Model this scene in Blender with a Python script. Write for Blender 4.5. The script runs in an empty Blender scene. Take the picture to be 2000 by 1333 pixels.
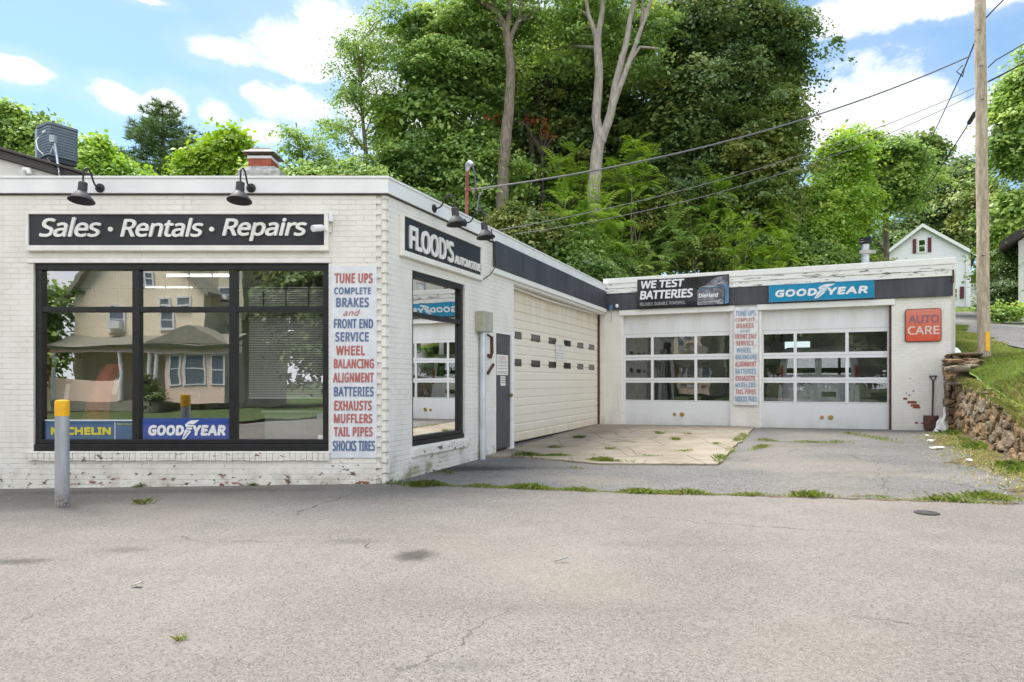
import bpy, bmesh, math, random
import numpy as np
from mathutils import Matrix, Vector
R = math.radians
rng = np.random.default_rng(7)
random.seed(7)
scene = bpy.context.scene
COL = scene.collection

# ------------------------------------------------------------------ camera, sky, sun, exposure
F, Y0, ZC, D = 1300.0, 744.0, 1.40, 8.5          # focal length in photo pixels, horizon row, eye height, front wall distance
cam_d = bpy.data.cameras.new("camera"); cam = bpy.data.objects.new("camera", cam_d); COL.objects.link(cam)
cam.location = (0, 0, ZC); cam.rotation_euler = (R(90), 0, 0)
cam_d.sensor_width = 36; cam_d.lens = 36 * F / 2000; cam_d.shift_y = (Y0 - 666.5) / 2000
cam_d.clip_start = 0.05; cam_d.clip_end = 2000
scene.camera = cam
scene.view_settings.view_transform = 'Standard'; scene.view_settings.look = 'None'
scene.view_settings.exposure = 1.45; scene.view_settings.gamma = 1.0
SUN_EL, SUN_AZ = 62.0, 322.0                     # azimuth clockwise from +Y: high behind the shop, to its left, veiled by thin cloud
sun_d = bpy.data.lights.new("sun", 'SUN'); sun = bpy.data.objects.new("sun", sun_d); COL.objects.link(sun)
sun_d.energy = 2.7; sun_d.angle = R(34); sun_d.color = (1.0, 0.95, 0.87)
sun.rotation_euler = (R(90 - SUN_EL), 0, R(180 - SUN_AZ))
_sd = Vector((math.sin(R(SUN_AZ)) * math.cos(R(SUN_EL)), math.cos(R(SUN_AZ)) * math.cos(R(SUN_EL)), math.sin(R(SUN_EL))))
sun.rotation_euler = _sd.to_track_quat('Z', 'Y').to_euler()
sun.location = (0, -20, 30)
scene.cycles.max_bounces = 8; scene.cycles.transparent_max_bounces = 12
scene.cycles.diffuse_bounces = 4; scene.cycles.glossy_bounces = 4
scene.cycles.sample_clamp_indirect = 8.0
scene.cycles.use_denoising = True

class NT:
    """small helper for writing node trees"""
    def __init__(s, tree): s.t = tree
    def n(s, typ, ins=None, **props):
        nd = s.t.nodes.new(typ)
        for k, v in props.items(): setattr(nd, k, v)
        for k, v in (ins or {}).items(): s.put(nd.inputs[k], v)
        return nd
    def put(s, sock, v):
        if isinstance(v, bpy.types.NodeSocket): s.t.links.new(v, sock)
        elif isinstance(v, bpy.types.Node): s.t.links.new(v.outputs[0], sock)
        elif isinstance(v, (tuple, list)) and len(v) == 3 and sock.type == 'RGBA': sock.default_value = (*v, 1)
        else: sock.default_value = v
    def math(s, op, a, b=None, c=None, clamp=False):
        nd = s.t.nodes.new('ShaderNodeMath'); nd.operation = op; nd.use_clamp = clamp
        for i, v in enumerate((a, b, c)):
            if v is not None: s.put(nd.inputs[i], v)
        return nd.outputs[0]
    def mix(s, f, a, b):
        nd = s.t.nodes.new('ShaderNodeMix'); nd.data_type = 'RGBA'
        s.put(nd.inputs[0], f); s.put(nd.inputs[6], a); s.put(nd.inputs[7], b)
        return nd.outputs[2]
    def ramp(s, f, lo, hi):
        nd = s.t.nodes.new('ShaderNodeMapRange'); nd.interpolation_type = 'SMOOTHSTEP'
        s.put(nd.inputs[0], f); s.put(nd.inputs[1], lo); s.put(nd.inputs[2], hi)
        return nd.outputs[0]
    def noise(s, vec, scale, detail=4, rough=.55):
        nd = s.n('ShaderNodeTexNoise', {'Scale': scale, 'Detail': detail, 'Roughness': rough})
        if vec is not None: s.put(nd.inputs['Vector'], vec)
        return nd.outputs['Fac']

# sky: Nishita with cumulus clouds fixed in the sky by azimuth and elevation
world = bpy.data.worlds.new("World"); scene.world = world; world.use_nodes = True
wt = world.node_tree; wt.nodes.clear(); W_ = NT(wt)
sky = W_.n('ShaderNodeTexSky', sky_type='NISHITA', sun_disc=False, sun_elevation=R(SUN_EL), sun_rotation=R(SUN_AZ), air_density=1.0, dust_density=0.6, ozone_density=1.6)
tc = W_.n('ShaderNodeTexCoord')
sep = W_.n('ShaderNodeSeparateXYZ', {0: tc.outputs['Generated']})
az = W_.math('ARCTAN2', sep.outputs[0], sep.outputs[1])
el = W_.math('ARCSINE', sep.outputs[2])
wv = W_.n('ShaderNodeCombineXYZ', {0: az, 1: W_.math('MULTIPLY', el, 1.35), 2: 0.0})
nz = W_.noise(wv, 7.0, 9, .62)
nz2 = W_.noise(wv, 22.0, 6, .6)
CL = [(450,100,95,38),(560,85,110,62),(690,70,140,105),(740,180,80,110),(600,140,70,30),(235,192,62,34),(325,212,64,44),(420,216,52,36),(560,200,100,50),(500,180,50,24),(520,262,62,34),
      (10,128,80,26),(290,2,60,14),(1640,225,150,110),(1730,235,170,130),(1850,270,160,110),(1960,230,110,90),(1740,12,200,46),(1930,-10,160,40),(1560,240,80,60),(850,250,160,160),(1100,150,200,200)]
acc = None
for (px, py, rx, ry) in CL:
    dx, dz = (px - 1000) / F, (Y0 - py) / F
    a0 = math.atan2(dx, 1); e0 = math.atan2(dz, math.hypot(dx, 1))
    ra = rx / F * math.cos(a0) ** 2; re = ry / F * math.cos(a0) * math.cos(e0) ** 2
    q1 = W_.math('MULTIPLY', W_.math('SUBTRACT', az, a0), 1 / ra)
    q2 = W_.math('MULTIPLY', W_.math('SUBTRACT', el, e0), 1 / re)
    e = W_.math('SUBTRACT', 1.0, W_.math('SQRT', W_.math('ADD', W_.math('MULTIPLY', q1, q1), W_.math('MULTIPLY', q2, q2))))
    acc = e if acc is None else W_.math('SMOOTH_MAX', acc, e, 0.25)
acc = W_.math('MAXIMUM', acc, -1.2)
# unseen sky behind the camera: bright cloud added to light the shaded walls
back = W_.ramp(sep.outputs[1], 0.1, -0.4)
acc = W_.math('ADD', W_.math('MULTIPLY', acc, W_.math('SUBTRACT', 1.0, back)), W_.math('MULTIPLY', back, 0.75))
dens = W_.math('ADD', W_.math('MULTIPLY', acc, 0.95), W_.math('ADD', W_.math('MULTIPLY', W_.math('SUBTRACT', nz, 0.5), 2.6), W_.math('MULTIPLY', W_.math('SUBTRACT', nz2, 0.5), 0.7)))
cmask = W_.ramp(dens, -0.02, 0.50)
thin = W_.math('MULTIPLY', W_.ramp(dens, -0.9, 0.3), 0.16)
cmask = W_.math('MAXIMUM', cmask, thin)
shade = W_.ramp(W_.noise(wv, 9.0, 5, .5), 0.35, 0.68)
ccol = W_.mix(shade, (0.82, 0.87, 0.95), (1.0, 1.0, 1.0))
cl_strength = W_.n('ShaderNodeVectorMath', {0: ccol, 1: (4.7, 4.7, 4.7)}, operation='MULTIPLY')
cl_strength = W_.n('ShaderNodeVectorMath', {0: cl_strength.outputs[0], 3: W_.math('MULTIPLY_ADD', back, 0.55, 1.0)}, operation='SCALE')   # rear cloud brightened further to fill the walls out of the sun
hsv = W_.n('ShaderNodeHueSaturation', {'Hue': 0.49, 'Saturation': 1.08, 'Value': 0.76, 'Color': sky.outputs[0]})
hz = W_.ramp(el, 0.36, -0.02)
skyc = W_.mix(W_.math('MULTIPLY', hz, 0.35), hsv.outputs[0], (2.2, 3.1, 4.2))
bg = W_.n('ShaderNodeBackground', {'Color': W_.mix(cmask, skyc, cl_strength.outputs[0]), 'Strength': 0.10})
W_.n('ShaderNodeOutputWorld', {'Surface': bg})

# ------------------------------------------------------------------ helpers
WM = {}
def kinds(o, label=None, cat=None, group=None, kind=None):
    if label: o['label'] = label
    if cat: o['category'] = cat
    if group: o['group'] = group
    if kind: o['kind'] = kind
    return o
def attach(o, parent, M):
    WM[o] = M.copy()
    if parent is not None:
        o.parent = parent; o.matrix_parent_inverse = WM[parent].inverted()
    o.matrix_basis = M
def empty(name, M, label, cat, group=None):
    if not isinstance(M, Matrix): M = Matrix.Translation(M)
    o = bpy.data.objects.new(name, None); COL.objects.link(o); o.empty_display_size = .2
    attach(o, None, M); return kinds(o, label, cat, group)
I4 = Matrix.Identity(4)
class MB:
    def __init__(s): s.v = []; s.f = []; s.m = []
    def quad(s, *p, m=0):
        k = len(s.v); s.v += [tuple(q) for q in p]; s.f.append(tuple(range(k, k + len(p)))); s.m.append(m); return s
    def box(s, x0, x1, y0, y1, z0, z1, m=0, M=None):
        c = [(x, y, z) for z in (z0, z1) for y in (y0, y1) for x in (x0, x1)]
        if M is not None: c = [tuple(M @ Vector(q)) for q in c]
        k = len(s.v); s.v += c
        for f in ((0,2,3,1),(4,5,7,6),(0,1,5,4),(2,6,7,3),(0,4,6,2),(1,3,7,5)):
            s.f.append(tuple(k + i for i in f)); s.m.append(m)
        return s
    def prism(s, poly, fn, a, b, m=0):
        """extrude a 2D polygon between depth a and b; fn(u,v,d) -> point"""
        k = len(s.v); n = len(poly)
        s.v += [tuple(fn(u, v, a)) for u, v in poly] + [tuple(fn(u, v, b)) for u, v in poly]
        s.f.append(tuple(range(k, k + n))); s.f.append(tuple(range(k + 2 * n - 1, k + n - 1, -1)))
        for i in range(n): j = (i + 1) % n; s.f.append((k + i, k + n + i, k + n + j, k + j))
        s.m += [m] * (n + 2); return s
    def tube(s, pts, r, n=8, m=0, caps=True):
        P = [Vector(p) for p in pts]; rr = r if isinstance(r, (list, tuple)) else [r] * len(P)
        k = len(s.v); up = Vector((0.13, 0.31, 0.94)); prev = None
        for i, p in enumerate(P):
            t = ((P[min(i + 1, len(P) - 1)] - P[max(i - 1, 0)])).normalized()
            if prev is None:
                a = t.cross(up)
                if a.length < .05: a = t.cross(Vector((1, 0, 0)))
            else: a = prev - t * prev.dot(t)
            a.normalize(); prev = a; b = t.cross(a)
            for j in range(n):
                th = 2 * math.pi * j / n; s.v.append(tuple(p + (a * math.cos(th) + b * math.sin(th)) * rr[i]))
        for i in range(len(P) - 1):
            for j in range(n):
                j2 = (j + 1) % n; s.f.append((k + i*n + j, k + i*n + j2, k + (i+1)*n + j2, k + (i+1)*n + j)); s.m.append(m)
        if caps:
            s.f.append(tuple(k + j for j in range(n - 1, -1, -1))); e = k + (len(P) - 1) * n
            s.f.append(tuple(e + j for j in range(n))); s.m += [m, m]
        return s
    def lathe(s, prof, c=(0, 0, 0), n=24, m=0, M=None, capped=True):
        k = len(s.v)
        for (r, z) in prof:
            for j in range(n):
                th = 2 * math.pi * j / n; q = Vector((c[0] + r * math.cos(th), c[1] + r * math.sin(th), c[2] + z))
                s.v.append(tuple(M @ q if M is not None else q))
        for i in range(len(prof) - 1):
            for j in range(n):
                j2 = (j + 1) % n; s.f.append((k + i*n + j, k + i*n + j2, k + (i+1)*n + j2, k + (i+1)*n + j)); s.m.append(m)
        if capped:
            if prof[0][0] > 1e-4: s.f.append(tuple(k + j for j in range(n - 1, -1, -1))); s.m.append(m)
            if prof[-1][0] > 1e-4:
                e = k + (len(prof) - 1) * n; s.f.append(tuple(e + j for j in range(n))); s.m.append(m)
        return s
    def wall(s, x0, x1, z0, z1, y0, y1, holes=(), m=0):
        xs = sorted({x0, x1, *[h[0] for h in holes], *[h[1] for h in holes]}); zs = sorted({z0, z1, *[h[2] for h in holes], *[h[3] for h in holes]})
        solid = lambda i, j: 0 <= i < len(xs) - 1 and 0 <= j < len(zs) - 1 and not any(h[0] <= (xs[i] + xs[i+1]) / 2 <= h[1] and h[2] <= (zs[j] + zs[j+1]) / 2 <= h[3] for h in holes)
        for i in range(len(xs) - 1):
            for j in range(len(zs) - 1):
                if not solid(i, j): continue
                a, b, c, d = xs[i], xs[i+1], zs[j], zs[j+1]
                s.quad((a, y0, c), (b, y0, c), (b, y0, d), (a, y0, d), m=m); s.quad((b, y1, c), (a, y1, c), (a, y1, d), (b, y1, d), m=m)
                if not solid(i-1, j): s.quad((a, y1, c), (a, y0, c), (a, y0, d), (a, y1, d), m=m)
                if not solid(i+1, j): s.quad((b, y0, c), (b, y1, c), (b, y1, d), (b, y0, d), m=m)
                if not solid(i, j-1): s.quad((a, y1, c), (b, y1, c), (b, y0, c), (a, y0, c), m=m)
                if not solid(i, j+1): s.quad((a, y0, d), (b, y0, d), (b, y1, d), (a, y1, d), m=m)
        return s
    def build(s, name, mats, parent=None, M=I4, smooth=False, bevel=0, label=None, cat=None, group=None, kind=None, seg=2):
        me = bpy.data.meshes.new(name); me.from_pydata(s.v, [], s.f)
        mats = mats if isinstance(mats, (list, tuple)) else [mats]
        for mm in mats: me.materials.append(mm)
        if len(mats) > 1: me.polygons.foreach_set('material_index', s.m)
        me.update()
        bm = bmesh.new(); bm.from_mesh(me); bmesh.ops.recalc_face_normals(bm, faces=bm.faces); bm.to_mesh(me); bm.free()
        o = bpy.data.objects.new(name, me); COL.objects.link(o); attach(o, parent, M)
        if bevel:
            bv = o.modifiers.new('bevel', 'BEVEL'); bv.width = bevel; bv.segments = seg; bv.limit_method = 'ANGLE'; bv.angle_limit = R(40)
        if smooth:
            me.polygons.foreach_set('use_smooth', [True] * len(me.polygons))
            if hasattr(me, 'set_sharp_from_angle'): me.set_sharp_from_angle(angle=R(42))
        return kinds(o, label, cat, group, kind)
def fast_mesh(name, V, nper, mats, parent=None, M=I4, hue=None, **kw):
    """many separate n-gons from a (N*nper,3) array"""
    V = np.asarray(V, dtype=np.float32).reshape(-1, 3); N = len(V) // nper
    me = bpy.data.meshes.new(name)
    me.vertices.add(len(V)); me.vertices.foreach_set('co', V.ravel())
    me.loops.add(len(V)); me.loops.foreach_set('vertex_index', np.arange(len(V), dtype=np.int32))
    me.polygons.add(N); me.polygons.foreach_set('loop_start', np.arange(0, len(V), nper, dtype=np.int32))
    me.update(calc_edges=True)
    for mm in (mats if isinstance(mats, (list, tuple)) else [mats]): me.materials.append(mm)
    if hue is not None:
        at = me.attributes.new('hue', 'FLOAT', 'FACE'); at.data.foreach_set('value', np.asarray(hue, dtype=np.float32))
    o = bpy.data.objects.new(name, me); COL.objects.link(o); attach(o, parent, M)
    return kinds(o, **kw)
def dup(o, M, label=None):
    """copy of a thing with its parts and sub-parts, moved to matrix M"""
    c = o.copy(); COL.objects.link(c); WM[c] = M; c.matrix_basis = M
    if label: c['label'] = label
    old = WM[o]
    def rec(src, dst):
        for ch in [q for q in list(WM) if q.parent == src]:
            d = ch.copy(); COL.objects.link(d); d.parent = dst
            d.matrix_parent_inverse = ch.matrix_parent_inverse if True else None
            WM[d] = M @ old.inverted() @ WM[ch]; rec(ch, d)
    rec(o, c); return c

# frames of the three facades: x along the wall, +y into the building
def frame(origin, ang): return Matrix.Translation((origin[0], origin[1], 0)) @ Matrix.Rotation(ang, 4, 'Z')
SD = (0.3962, 0.9182); CORNER = (-1.602, 8.5); UJ = 10.431
J = (CORNER[0] + SD[0] * UJ, CORNER[1] + SD[1] * UJ)
FR = frame((0, D), 0); SI = frame(CORNER, math.atan2(SD[1], SD[0])); WI = frame(J, math.atan2(-SD[0], SD[1]))
def at(px, py, y): return Vector(((px - 1000) * y / F, y, ZC + (Y0 - py) * y / F))
def fr(px, py): return ((px - 1000) * D / F, ZC + (Y0 - py) * D / F)
def _pl(px, py, P, d):
    k = (px - 1000) / F; u = (k * P[1] - P[0]) / (d[0] - k * d[1]); return u, ZC + (Y0 - py) * (P[1] + u * d[1]) / F
def si(px, py): return _pl(px, py, CORNER, SD)
def wi(px, py): return _pl(px, py, J, (SD[1], -SD[0]))
def gz(x, y): return 0.0567 + 0.01364 * x + 0.00602 * y      # the lot is one gently tilted plane

# ------------------------------------------------------------------ materials
def new_mat(name):
    m = bpy.data.materials.new(name); m.use_nodes = True; t = m.node_tree; t.nodes.clear(); h = NT(t)
    p = h.n('ShaderNodeBsdfPrincipled'); o = h.n('ShaderNodeOutputMaterial'); t.links.new(p.outputs[0], o.inputs[0])
    return m, h, p, o
def ocoord(h): return h.n('ShaderNodeTexCoord').outputs['Object']
def bump(h, height, dist, strength=1.0, normal=None):
    b = h.n('ShaderNodeBump', {'Height': height, 'Distance': dist, 'Strength': strength})
    if normal is not None: h.put(b.inputs['Normal'], normal)
    return b.outputs[0]
def plain(name, col, rough=.6, metal=0, var=.12, scale=8, spec=.4, bmp=0.0, bscale=40):
    m, h, p, o = new_mat(name); c = ocoord(h)
    f = h.noise(c, scale, 5)
    lo = tuple(x * (1 - var) for x in col); hi = tuple(min(1, x * (1 + var)) for x in col)
    h.put(p.inputs['Base Color'], h.mix(h.ramp(f, .3, .7), lo, hi))
    h.put(p.inputs['Roughness'], h.math('ADD', rough - .06, h.math('MULTIPLY', h.noise(c, scale * 3, 3), .12)))
    p.inputs['Metallic'].default_value = metal; p.inputs['Specular IOR Level'].default_value = spec
    if bmp: h.put(p.inputs['Normal'], bump(h, h.noise(c, bscale, 4), bmp))
    return m
def painted_brick(name, peel=.0, moss=0.0, gpeel=.06):
    m, h, p, o = new_mat(name); c = ocoord(h); s = h.n('ShaderNodeSeparateXYZ', {0: c})
    wob = h.n('ShaderNodeTexNoise', {'Vector': c, 'Scale': 9.0, 'Detail': 2.0})
    x = h.math('ADD', s.outputs[0], h.math('MULTIPLY', h.math('SUBTRACT', wob.outputs['Fac'], .5), .012))
    z = h.math('ADD', s.outputs[2], h.math('MULTIPLY', h.math('SUBTRACT', h.noise(c, 6.0, 2), .5), .012))
    xz = h.n('ShaderNodeCombineXYZ', {0: h.math('ADD', x, s.outputs[1]), 1: z})
    b = h.n('ShaderNodeTexBrick', {'Vector': xz, 'Scale': 1.0, 'Mortar Size': .0065, 'Mortar Smooth': .6, 'Bias': 0.0, 'Brick Width': .21, 'Row Height': .0675, 'Color1': (0, 0, 0), 'Color2': (1, 1, 1), 'Mortar': (.5, .5, .5)})
    mort = b.outputs['Fac']; bid = b.outputs['Color']
    # chips where the paint is gone: rare high up, common low down
    big = h.noise(c, 1.3, 3); fine = h.noise(h.n('ShaderNodeMapping', {'Vector': c, 'Scale': (1.0, 1.0, 2.0)}).outputs[0], 8.5, 7, .66)
    low = h.ramp(s.outputs[2], .75, .05)
    thr = h.math('SUBTRACT', .735 - peel, h.math('ADD', h.math('MULTIPLY', low, gpeel), h.math('MULTIPLY', h.ramp(big, .5, .72), .075)))
    chip = h.ramp(fine, thr, h.math('ADD', thr, .012))
    red = h.ramp(h.noise(c, 5.0, 2), .4, .6)
    under = h.mix(red, (.13, .105, .09), (.27, .095, .06))
    dirt = h.noise(c, 2.2, 6, .65)
    white = h.mix(h.ramp(dirt, .35, .75), (.80, .775, .725), (.71, .68, .62))
    white = h.mix(h.math('MULTIPLY', bid, .10), white, (.86, .84, .80))
    streak = h.noise(h.n('ShaderNodeMapping', {'Vector': c, 'Scale': (9, 9, .7)}).outputs[0], 1.0, 5)
    white = h.mix(h.math('MULTIPLY', h.ramp(streak, .56, .78), .28), white, (.50, .45, .37))
    white = h.mix(h.math('MULTIPLY', mort, .07), white, (.55, .52, .47))
    grime = h.math('MULTIPLY', h.ramp(s.outputs[2], .42, .08), h.ramp(h.noise(c, 4.0, 5), .42, .66))
    white = h.mix(h.math('MULTIPLY', grime, .55), white, (.40, .36, .28))
    if moss:
        mm = h.math('MULTIPLY', h.ramp(s.outputs[2], .62, .12), h.ramp(h.noise(c, 3.1, 5), .5, .66))
        white = h.mix(h.math('MULTIPLY', mm, moss), white, (.22, .24, .10))
    h.put(p.inputs['Base Color'], h.mix(chip, white, under)); p.inputs['Roughness'].default_value = .62; p.inputs['Specular IOR Level'].default_value = .3
    hh = h.math('SUBTRACT', h.math('MULTIPLY', h.noise(c, 55, 3), .22), h.math('ADD', mort, h.math('MULTIPLY', chip, .35)))
    hh = h.math('ADD', h.math('MULTIPLY', hh, h.math('ADD', .35, h.ramp(h.noise(c, 1.7, 4), .35, .65))), h.math('MULTIPLY', bid, .30))
    hh = h.math('ADD', hh, h.math('MULTIPLY', h.noise(c, 7.0, 4, .6), .9))
    h.put(p.inputs['Normal'], bump(h, hh, .0040)); return m
def peeling_wood(name, amount):
    m, h, p, o = new_mat(name); c = ocoord(h)
    st = h.n('ShaderNodeMapping', {'Vector': c, 'Scale': (1.6, 1.6, 9)}).outputs[0]
    n = h.noise(st, 2.6, 8, .68); k = h.ramp(n, .62 - amount, .65 - amount)
    grain = h.noise(h.n('ShaderNodeMapping', {'Vector': c, 'Scale': (2, 2, 60)}).outputs[0], 3, 4)
    wood = h.mix(grain, (.20, .17, .14), (.36, .31, .26)); white = h.mix(h.noise(c, 5, 4), (.74, .73, .70), (.84, .83, .80))
    h.put(p.inputs['Base Color'], h.mix(k, white, wood)); p.inputs['Roughness'].default_value = .7
    h.put(p.inputs['Normal'], bump(h, h.math('SUBTRACT', grain, h.math('MULTIPLY', k, 2.0)), .003)); return m
def glass_mat(name, refl, tint=(.92, .95, .94), wave=.0012, wscale=2.2):
    m, h, p, o = new_mat(name); h.t.nodes.remove(p); c = ocoord(h)
    nrm = bump(h, h.noise(h.n('ShaderNodeMapping', {'Vector': c, 'Scale': (.6, .6, 1.6)}).outputs[0], wscale, 1, .4), wave)
    g = h.n('ShaderNodeBsdfGlossy', {'Color': (.98, .98, .98), 'Roughness': .0, 'Normal': nrm}); t = h.n('ShaderNodeBsdfTransparent', {'Color': tint})
    lw = h.n('ShaderNodeLayerWeight', {'Blend': .28}); f = h.math('ADD', refl, h.math('MULTIPLY', lw.outputs['Fresnel'], .7), clamp=True)
    mx = h.n('ShaderNodeMixShader', {0: f, 1: t, 2: g}); h.put(o.inputs[0], mx.outputs[0]); return m
def asphalt(name, a, b, spots=(), crack=.5, speck=.5, lines=(), grain=74.0):
    m, h, p, o = new_mat(name); c = ocoord(h); s = h.n('ShaderNodeSeparateXYZ', {0: c})
    v = h.n('ShaderNodeTexVoronoi', {'Vector': c, 'Scale': grain, 'Randomness': 1.0}); vc = h.n('ShaderNodeSeparateColor', {0: v.outputs['Color']})
    col = h.mix(h.ramp(h.noise(c, .55, 6, .62), .34, .68), a, b)
    col = h.mix(h.math('MULTIPLY', h.ramp(h.noise(c, 2.3, 5, .6), .45, .8), .35), col, tuple(x * .72 for x in a))
    g = h.ramp(vc.outputs[0], .35, .95); dk = h.ramp(vc.outputs[1], .7, .95)
    col = h.mix(h.math('MULTIPLY', g, speck * .55), col, tuple(min(1, x * 1.65) for x in b))
    col = h.mix(h.math('MULTIPLY', dk, speck), col, tuple(x * .42 for x in a))
    fine = h.noise(c, 38, 4, .7); col = h.mix(h.math('MULTIPLY', h.ramp(fine, .42, .75), .30), col, tuple(x * .6 for x in a))
    warp = h.n('ShaderNodeTexNoise', {'Vector': c, 'Scale': 1.1, 'Detail': 6.0, 'Roughness': .6})
    wc = h.n('ShaderNodeMix', data_type='VECTOR'); h.put(wc.inputs[0], .42); h.put(wc.inputs[4], c); h.put(wc.inputs[5], warp.outputs['Color'])
    ce = h.n('ShaderNodeTexVoronoi', {'Vector': wc.outputs[1], 'Scale': .62}, feature='DISTANCE_TO_EDGE')
    cr = h.math('MULTIPLY', h.ramp(ce.outputs['Distance'], .006, .001), h.ramp(h.noise(c, .7, 3), .48, .6))
    col = h.mix(h.math('MULTIPLY', cr, crack), col, tuple(x * .25 for x in a))
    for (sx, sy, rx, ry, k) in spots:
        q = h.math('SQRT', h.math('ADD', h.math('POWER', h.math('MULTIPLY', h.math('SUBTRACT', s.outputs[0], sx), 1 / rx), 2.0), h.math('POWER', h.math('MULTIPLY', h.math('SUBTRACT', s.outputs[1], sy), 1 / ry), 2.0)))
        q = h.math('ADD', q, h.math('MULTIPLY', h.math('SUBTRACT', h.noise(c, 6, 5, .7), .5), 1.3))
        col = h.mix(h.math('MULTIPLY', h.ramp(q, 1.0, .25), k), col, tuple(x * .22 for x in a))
    for (x0, y0, x1, y1, wd, k) in lines:          # single meandering cracks
        L = math.hypot(x1 - x0, y1 - y0); tx, ty = (x1 - x0) / L, (y1 - y0) / L
        along = h.math('ADD', h.math('MULTIPLY', h.math('SUBTRACT', s.outputs[0], x0), tx), h.math('MULTIPLY', h.math('SUBTRACT', s.outputs[1], y0), ty))
        across = h.math('ADD', h.math('MULTIPLY', h.math('SUBTRACT', s.outputs[0], x0), -ty), h.math('MULTIPLY', h.math('SUBTRACT', s.outputs[1], y0), tx))
        across = h.math('ADD', across, h.math('MULTIPLY', h.math('SUBTRACT', h.noise(c, 1.3, 7, .62), .5), .7))
        inr = h.math('MULTIPLY', h.ramp(along, -.1, .15), h.ramp(along, L + .1, L - .3))
        brk = h.ramp(h.noise(c, 3.1, 3), .36, .5)
        col = h.mix(h.math('MULTIPLY', h.math('MULTIPLY', h.ramp(h.math('ABSOLUTE', across), wd, wd * .25), inr), h.math('MULTIPLY', brk, k)), col, tuple(q * .18 for q in a))
    if lines:
        pt = h.ramp(h.noise(c, .33, 3, .5), .5, .62); col = h.mix(h.math('MULTIPLY', pt, .22), col, (.33, .285, .225))
        wear = h.noise(h.n('ShaderNodeMapping', {'Vector': c, 'Scale': (.35, 2.2, 1), 'Rotation': (0, 0, .1)}).outputs[0], .8, 5, .6); col = h.mix(h.math('MULTIPLY', h.ramp(wear, .52, .78), .28), col, tuple(q * .55 for q in a))
    h.put(p.inputs['Base Color'], col); p.inputs['Roughness'].default_value = .9; p.inputs['Specular IOR Level'].default_value = .2
    h.put(p.inputs['Normal'], bump(h, h.math('ADD', v.outputs['Distance'], h.math('MULTIPLY', fine, 1.2)), .006)); return m
def siding(name, col, pitch=.115, vary=.06):
    m, h, p, o = new_mat(name); c = ocoord(h); s = h.n('ShaderNodeSeparateXYZ', {0: c})
    saw = h.math('FRACT', h.math('DIVIDE', s.outputs[2], pitch))
    base = h.mix(h.noise(c, 1.6, 5), tuple(x * (1 - vary) for x in col), tuple(min(1, x * (1 + vary)) for x in col))
    h.put(p.inputs['Base Color'], base); p.inputs['Roughness'].default_value = .55
    h.put(p.inputs['Normal'], bump(h, h.math('SUBTRACT', 1.0, saw), .02)); return m
def leaf_mat(name, cols, trans=.38, gloss=.05):
    m, h, p, o = new_mat(name); h.t.nodes.remove(p)
    a = h.n('ShaderNodeAttribute', attribute_name='hue')
    cr = h.n('ShaderNodeValToRGB', {0: a.outputs['Fac']}); e = cr.color_ramp.elements
    e[0].position = 0; e[0].color = (*cols[0], 1); e[1].position = 1; e[1].color = (*cols[-1], 1)
    for i, cc in enumerate(cols[1:-1]): q = e.new((i + 1) / (len(cols) - 1)); q.color = (*cc, 1)
    d = h.n('ShaderNodeBsdfDiffuse', {'Color': cr.outputs[0]})
    tcol = h.mix(.5, cr.outputs[0], h.n('ShaderNodeHueSaturation', {'Hue': .485, 'Saturation': 1.15, 'Value': 1.5, 'Color': cr.outputs[0]}).outputs[0])
    t = h.n('ShaderNodeBsdfTranslucent', {'Color': tcol}); g = h.n('ShaderNodeBsdfGlossy', {'Color': (.9, .95, .9), 'Roughness': .45})
    h.put(o.inputs[0], h.n('ShaderNodeMixShader', {0: gloss, 1: h.n('ShaderNodeMixShader', {0: trans, 1: d, 2: t}).outputs[0], 2: g}).outputs[0]); return m
def bark_mat(name, a, b, sc=6):
    m, h, p, o = new_mat(name); c = ocoord(h)
    n = h.noise(h.n('ShaderNodeMapping', {'Vector': c, 'Scale': (3, 3, .7)}).outputs[0], sc, 6, .65)
    sp_ = h.noise(h.n('ShaderNodeMapping', {'Vector': c, 'Scale': (11, 11, .30)}).outputs[0], sc * .6, 4, .6)
    cc = h.mix(h.math('MULTIPLY', h.ramp(sp_, .60, .68), .75), h.mix(h.ramp(n, .32, .68), a, b), tuple(x * .35 for x in a))
    h.put(p.inputs['Base Color'], h.mix(h.math('MULTIPLY', h.ramp(h.noise(c, 1.3, 4), .55, .75), .4), cc, tuple(x * .6 for x in a))); p.inputs['Roughness'].default_value = .85
    h.put(p.inputs['Normal'], bump(h, n, .03)); return m
def emit(name, col, s):
    m, h, p, o = new_mat(name); p.inputs['Base Color'].default_value = (*col, 1); p.inputs['Emission Color'].default_value = (*col, 1); p.inputs['Emission Strength'].default_value = s; return m
def flaking(name, col, amount, white=(.72, .73, .75)):
    m, h, p, o = new_mat(name); c = ocoord(h)
    k = h.ramp(h.noise(c, 14, 7, .7), .66 - amount, .70 - amount)
    fade = h.mix(h.math('MULTIPLY', h.noise(c, 5, 4), .3), col, white)
    h.put(p.inputs['Base Color'], h.mix(k, fade, white)); p.inputs['Roughness'].default_value = .6; return m
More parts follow.
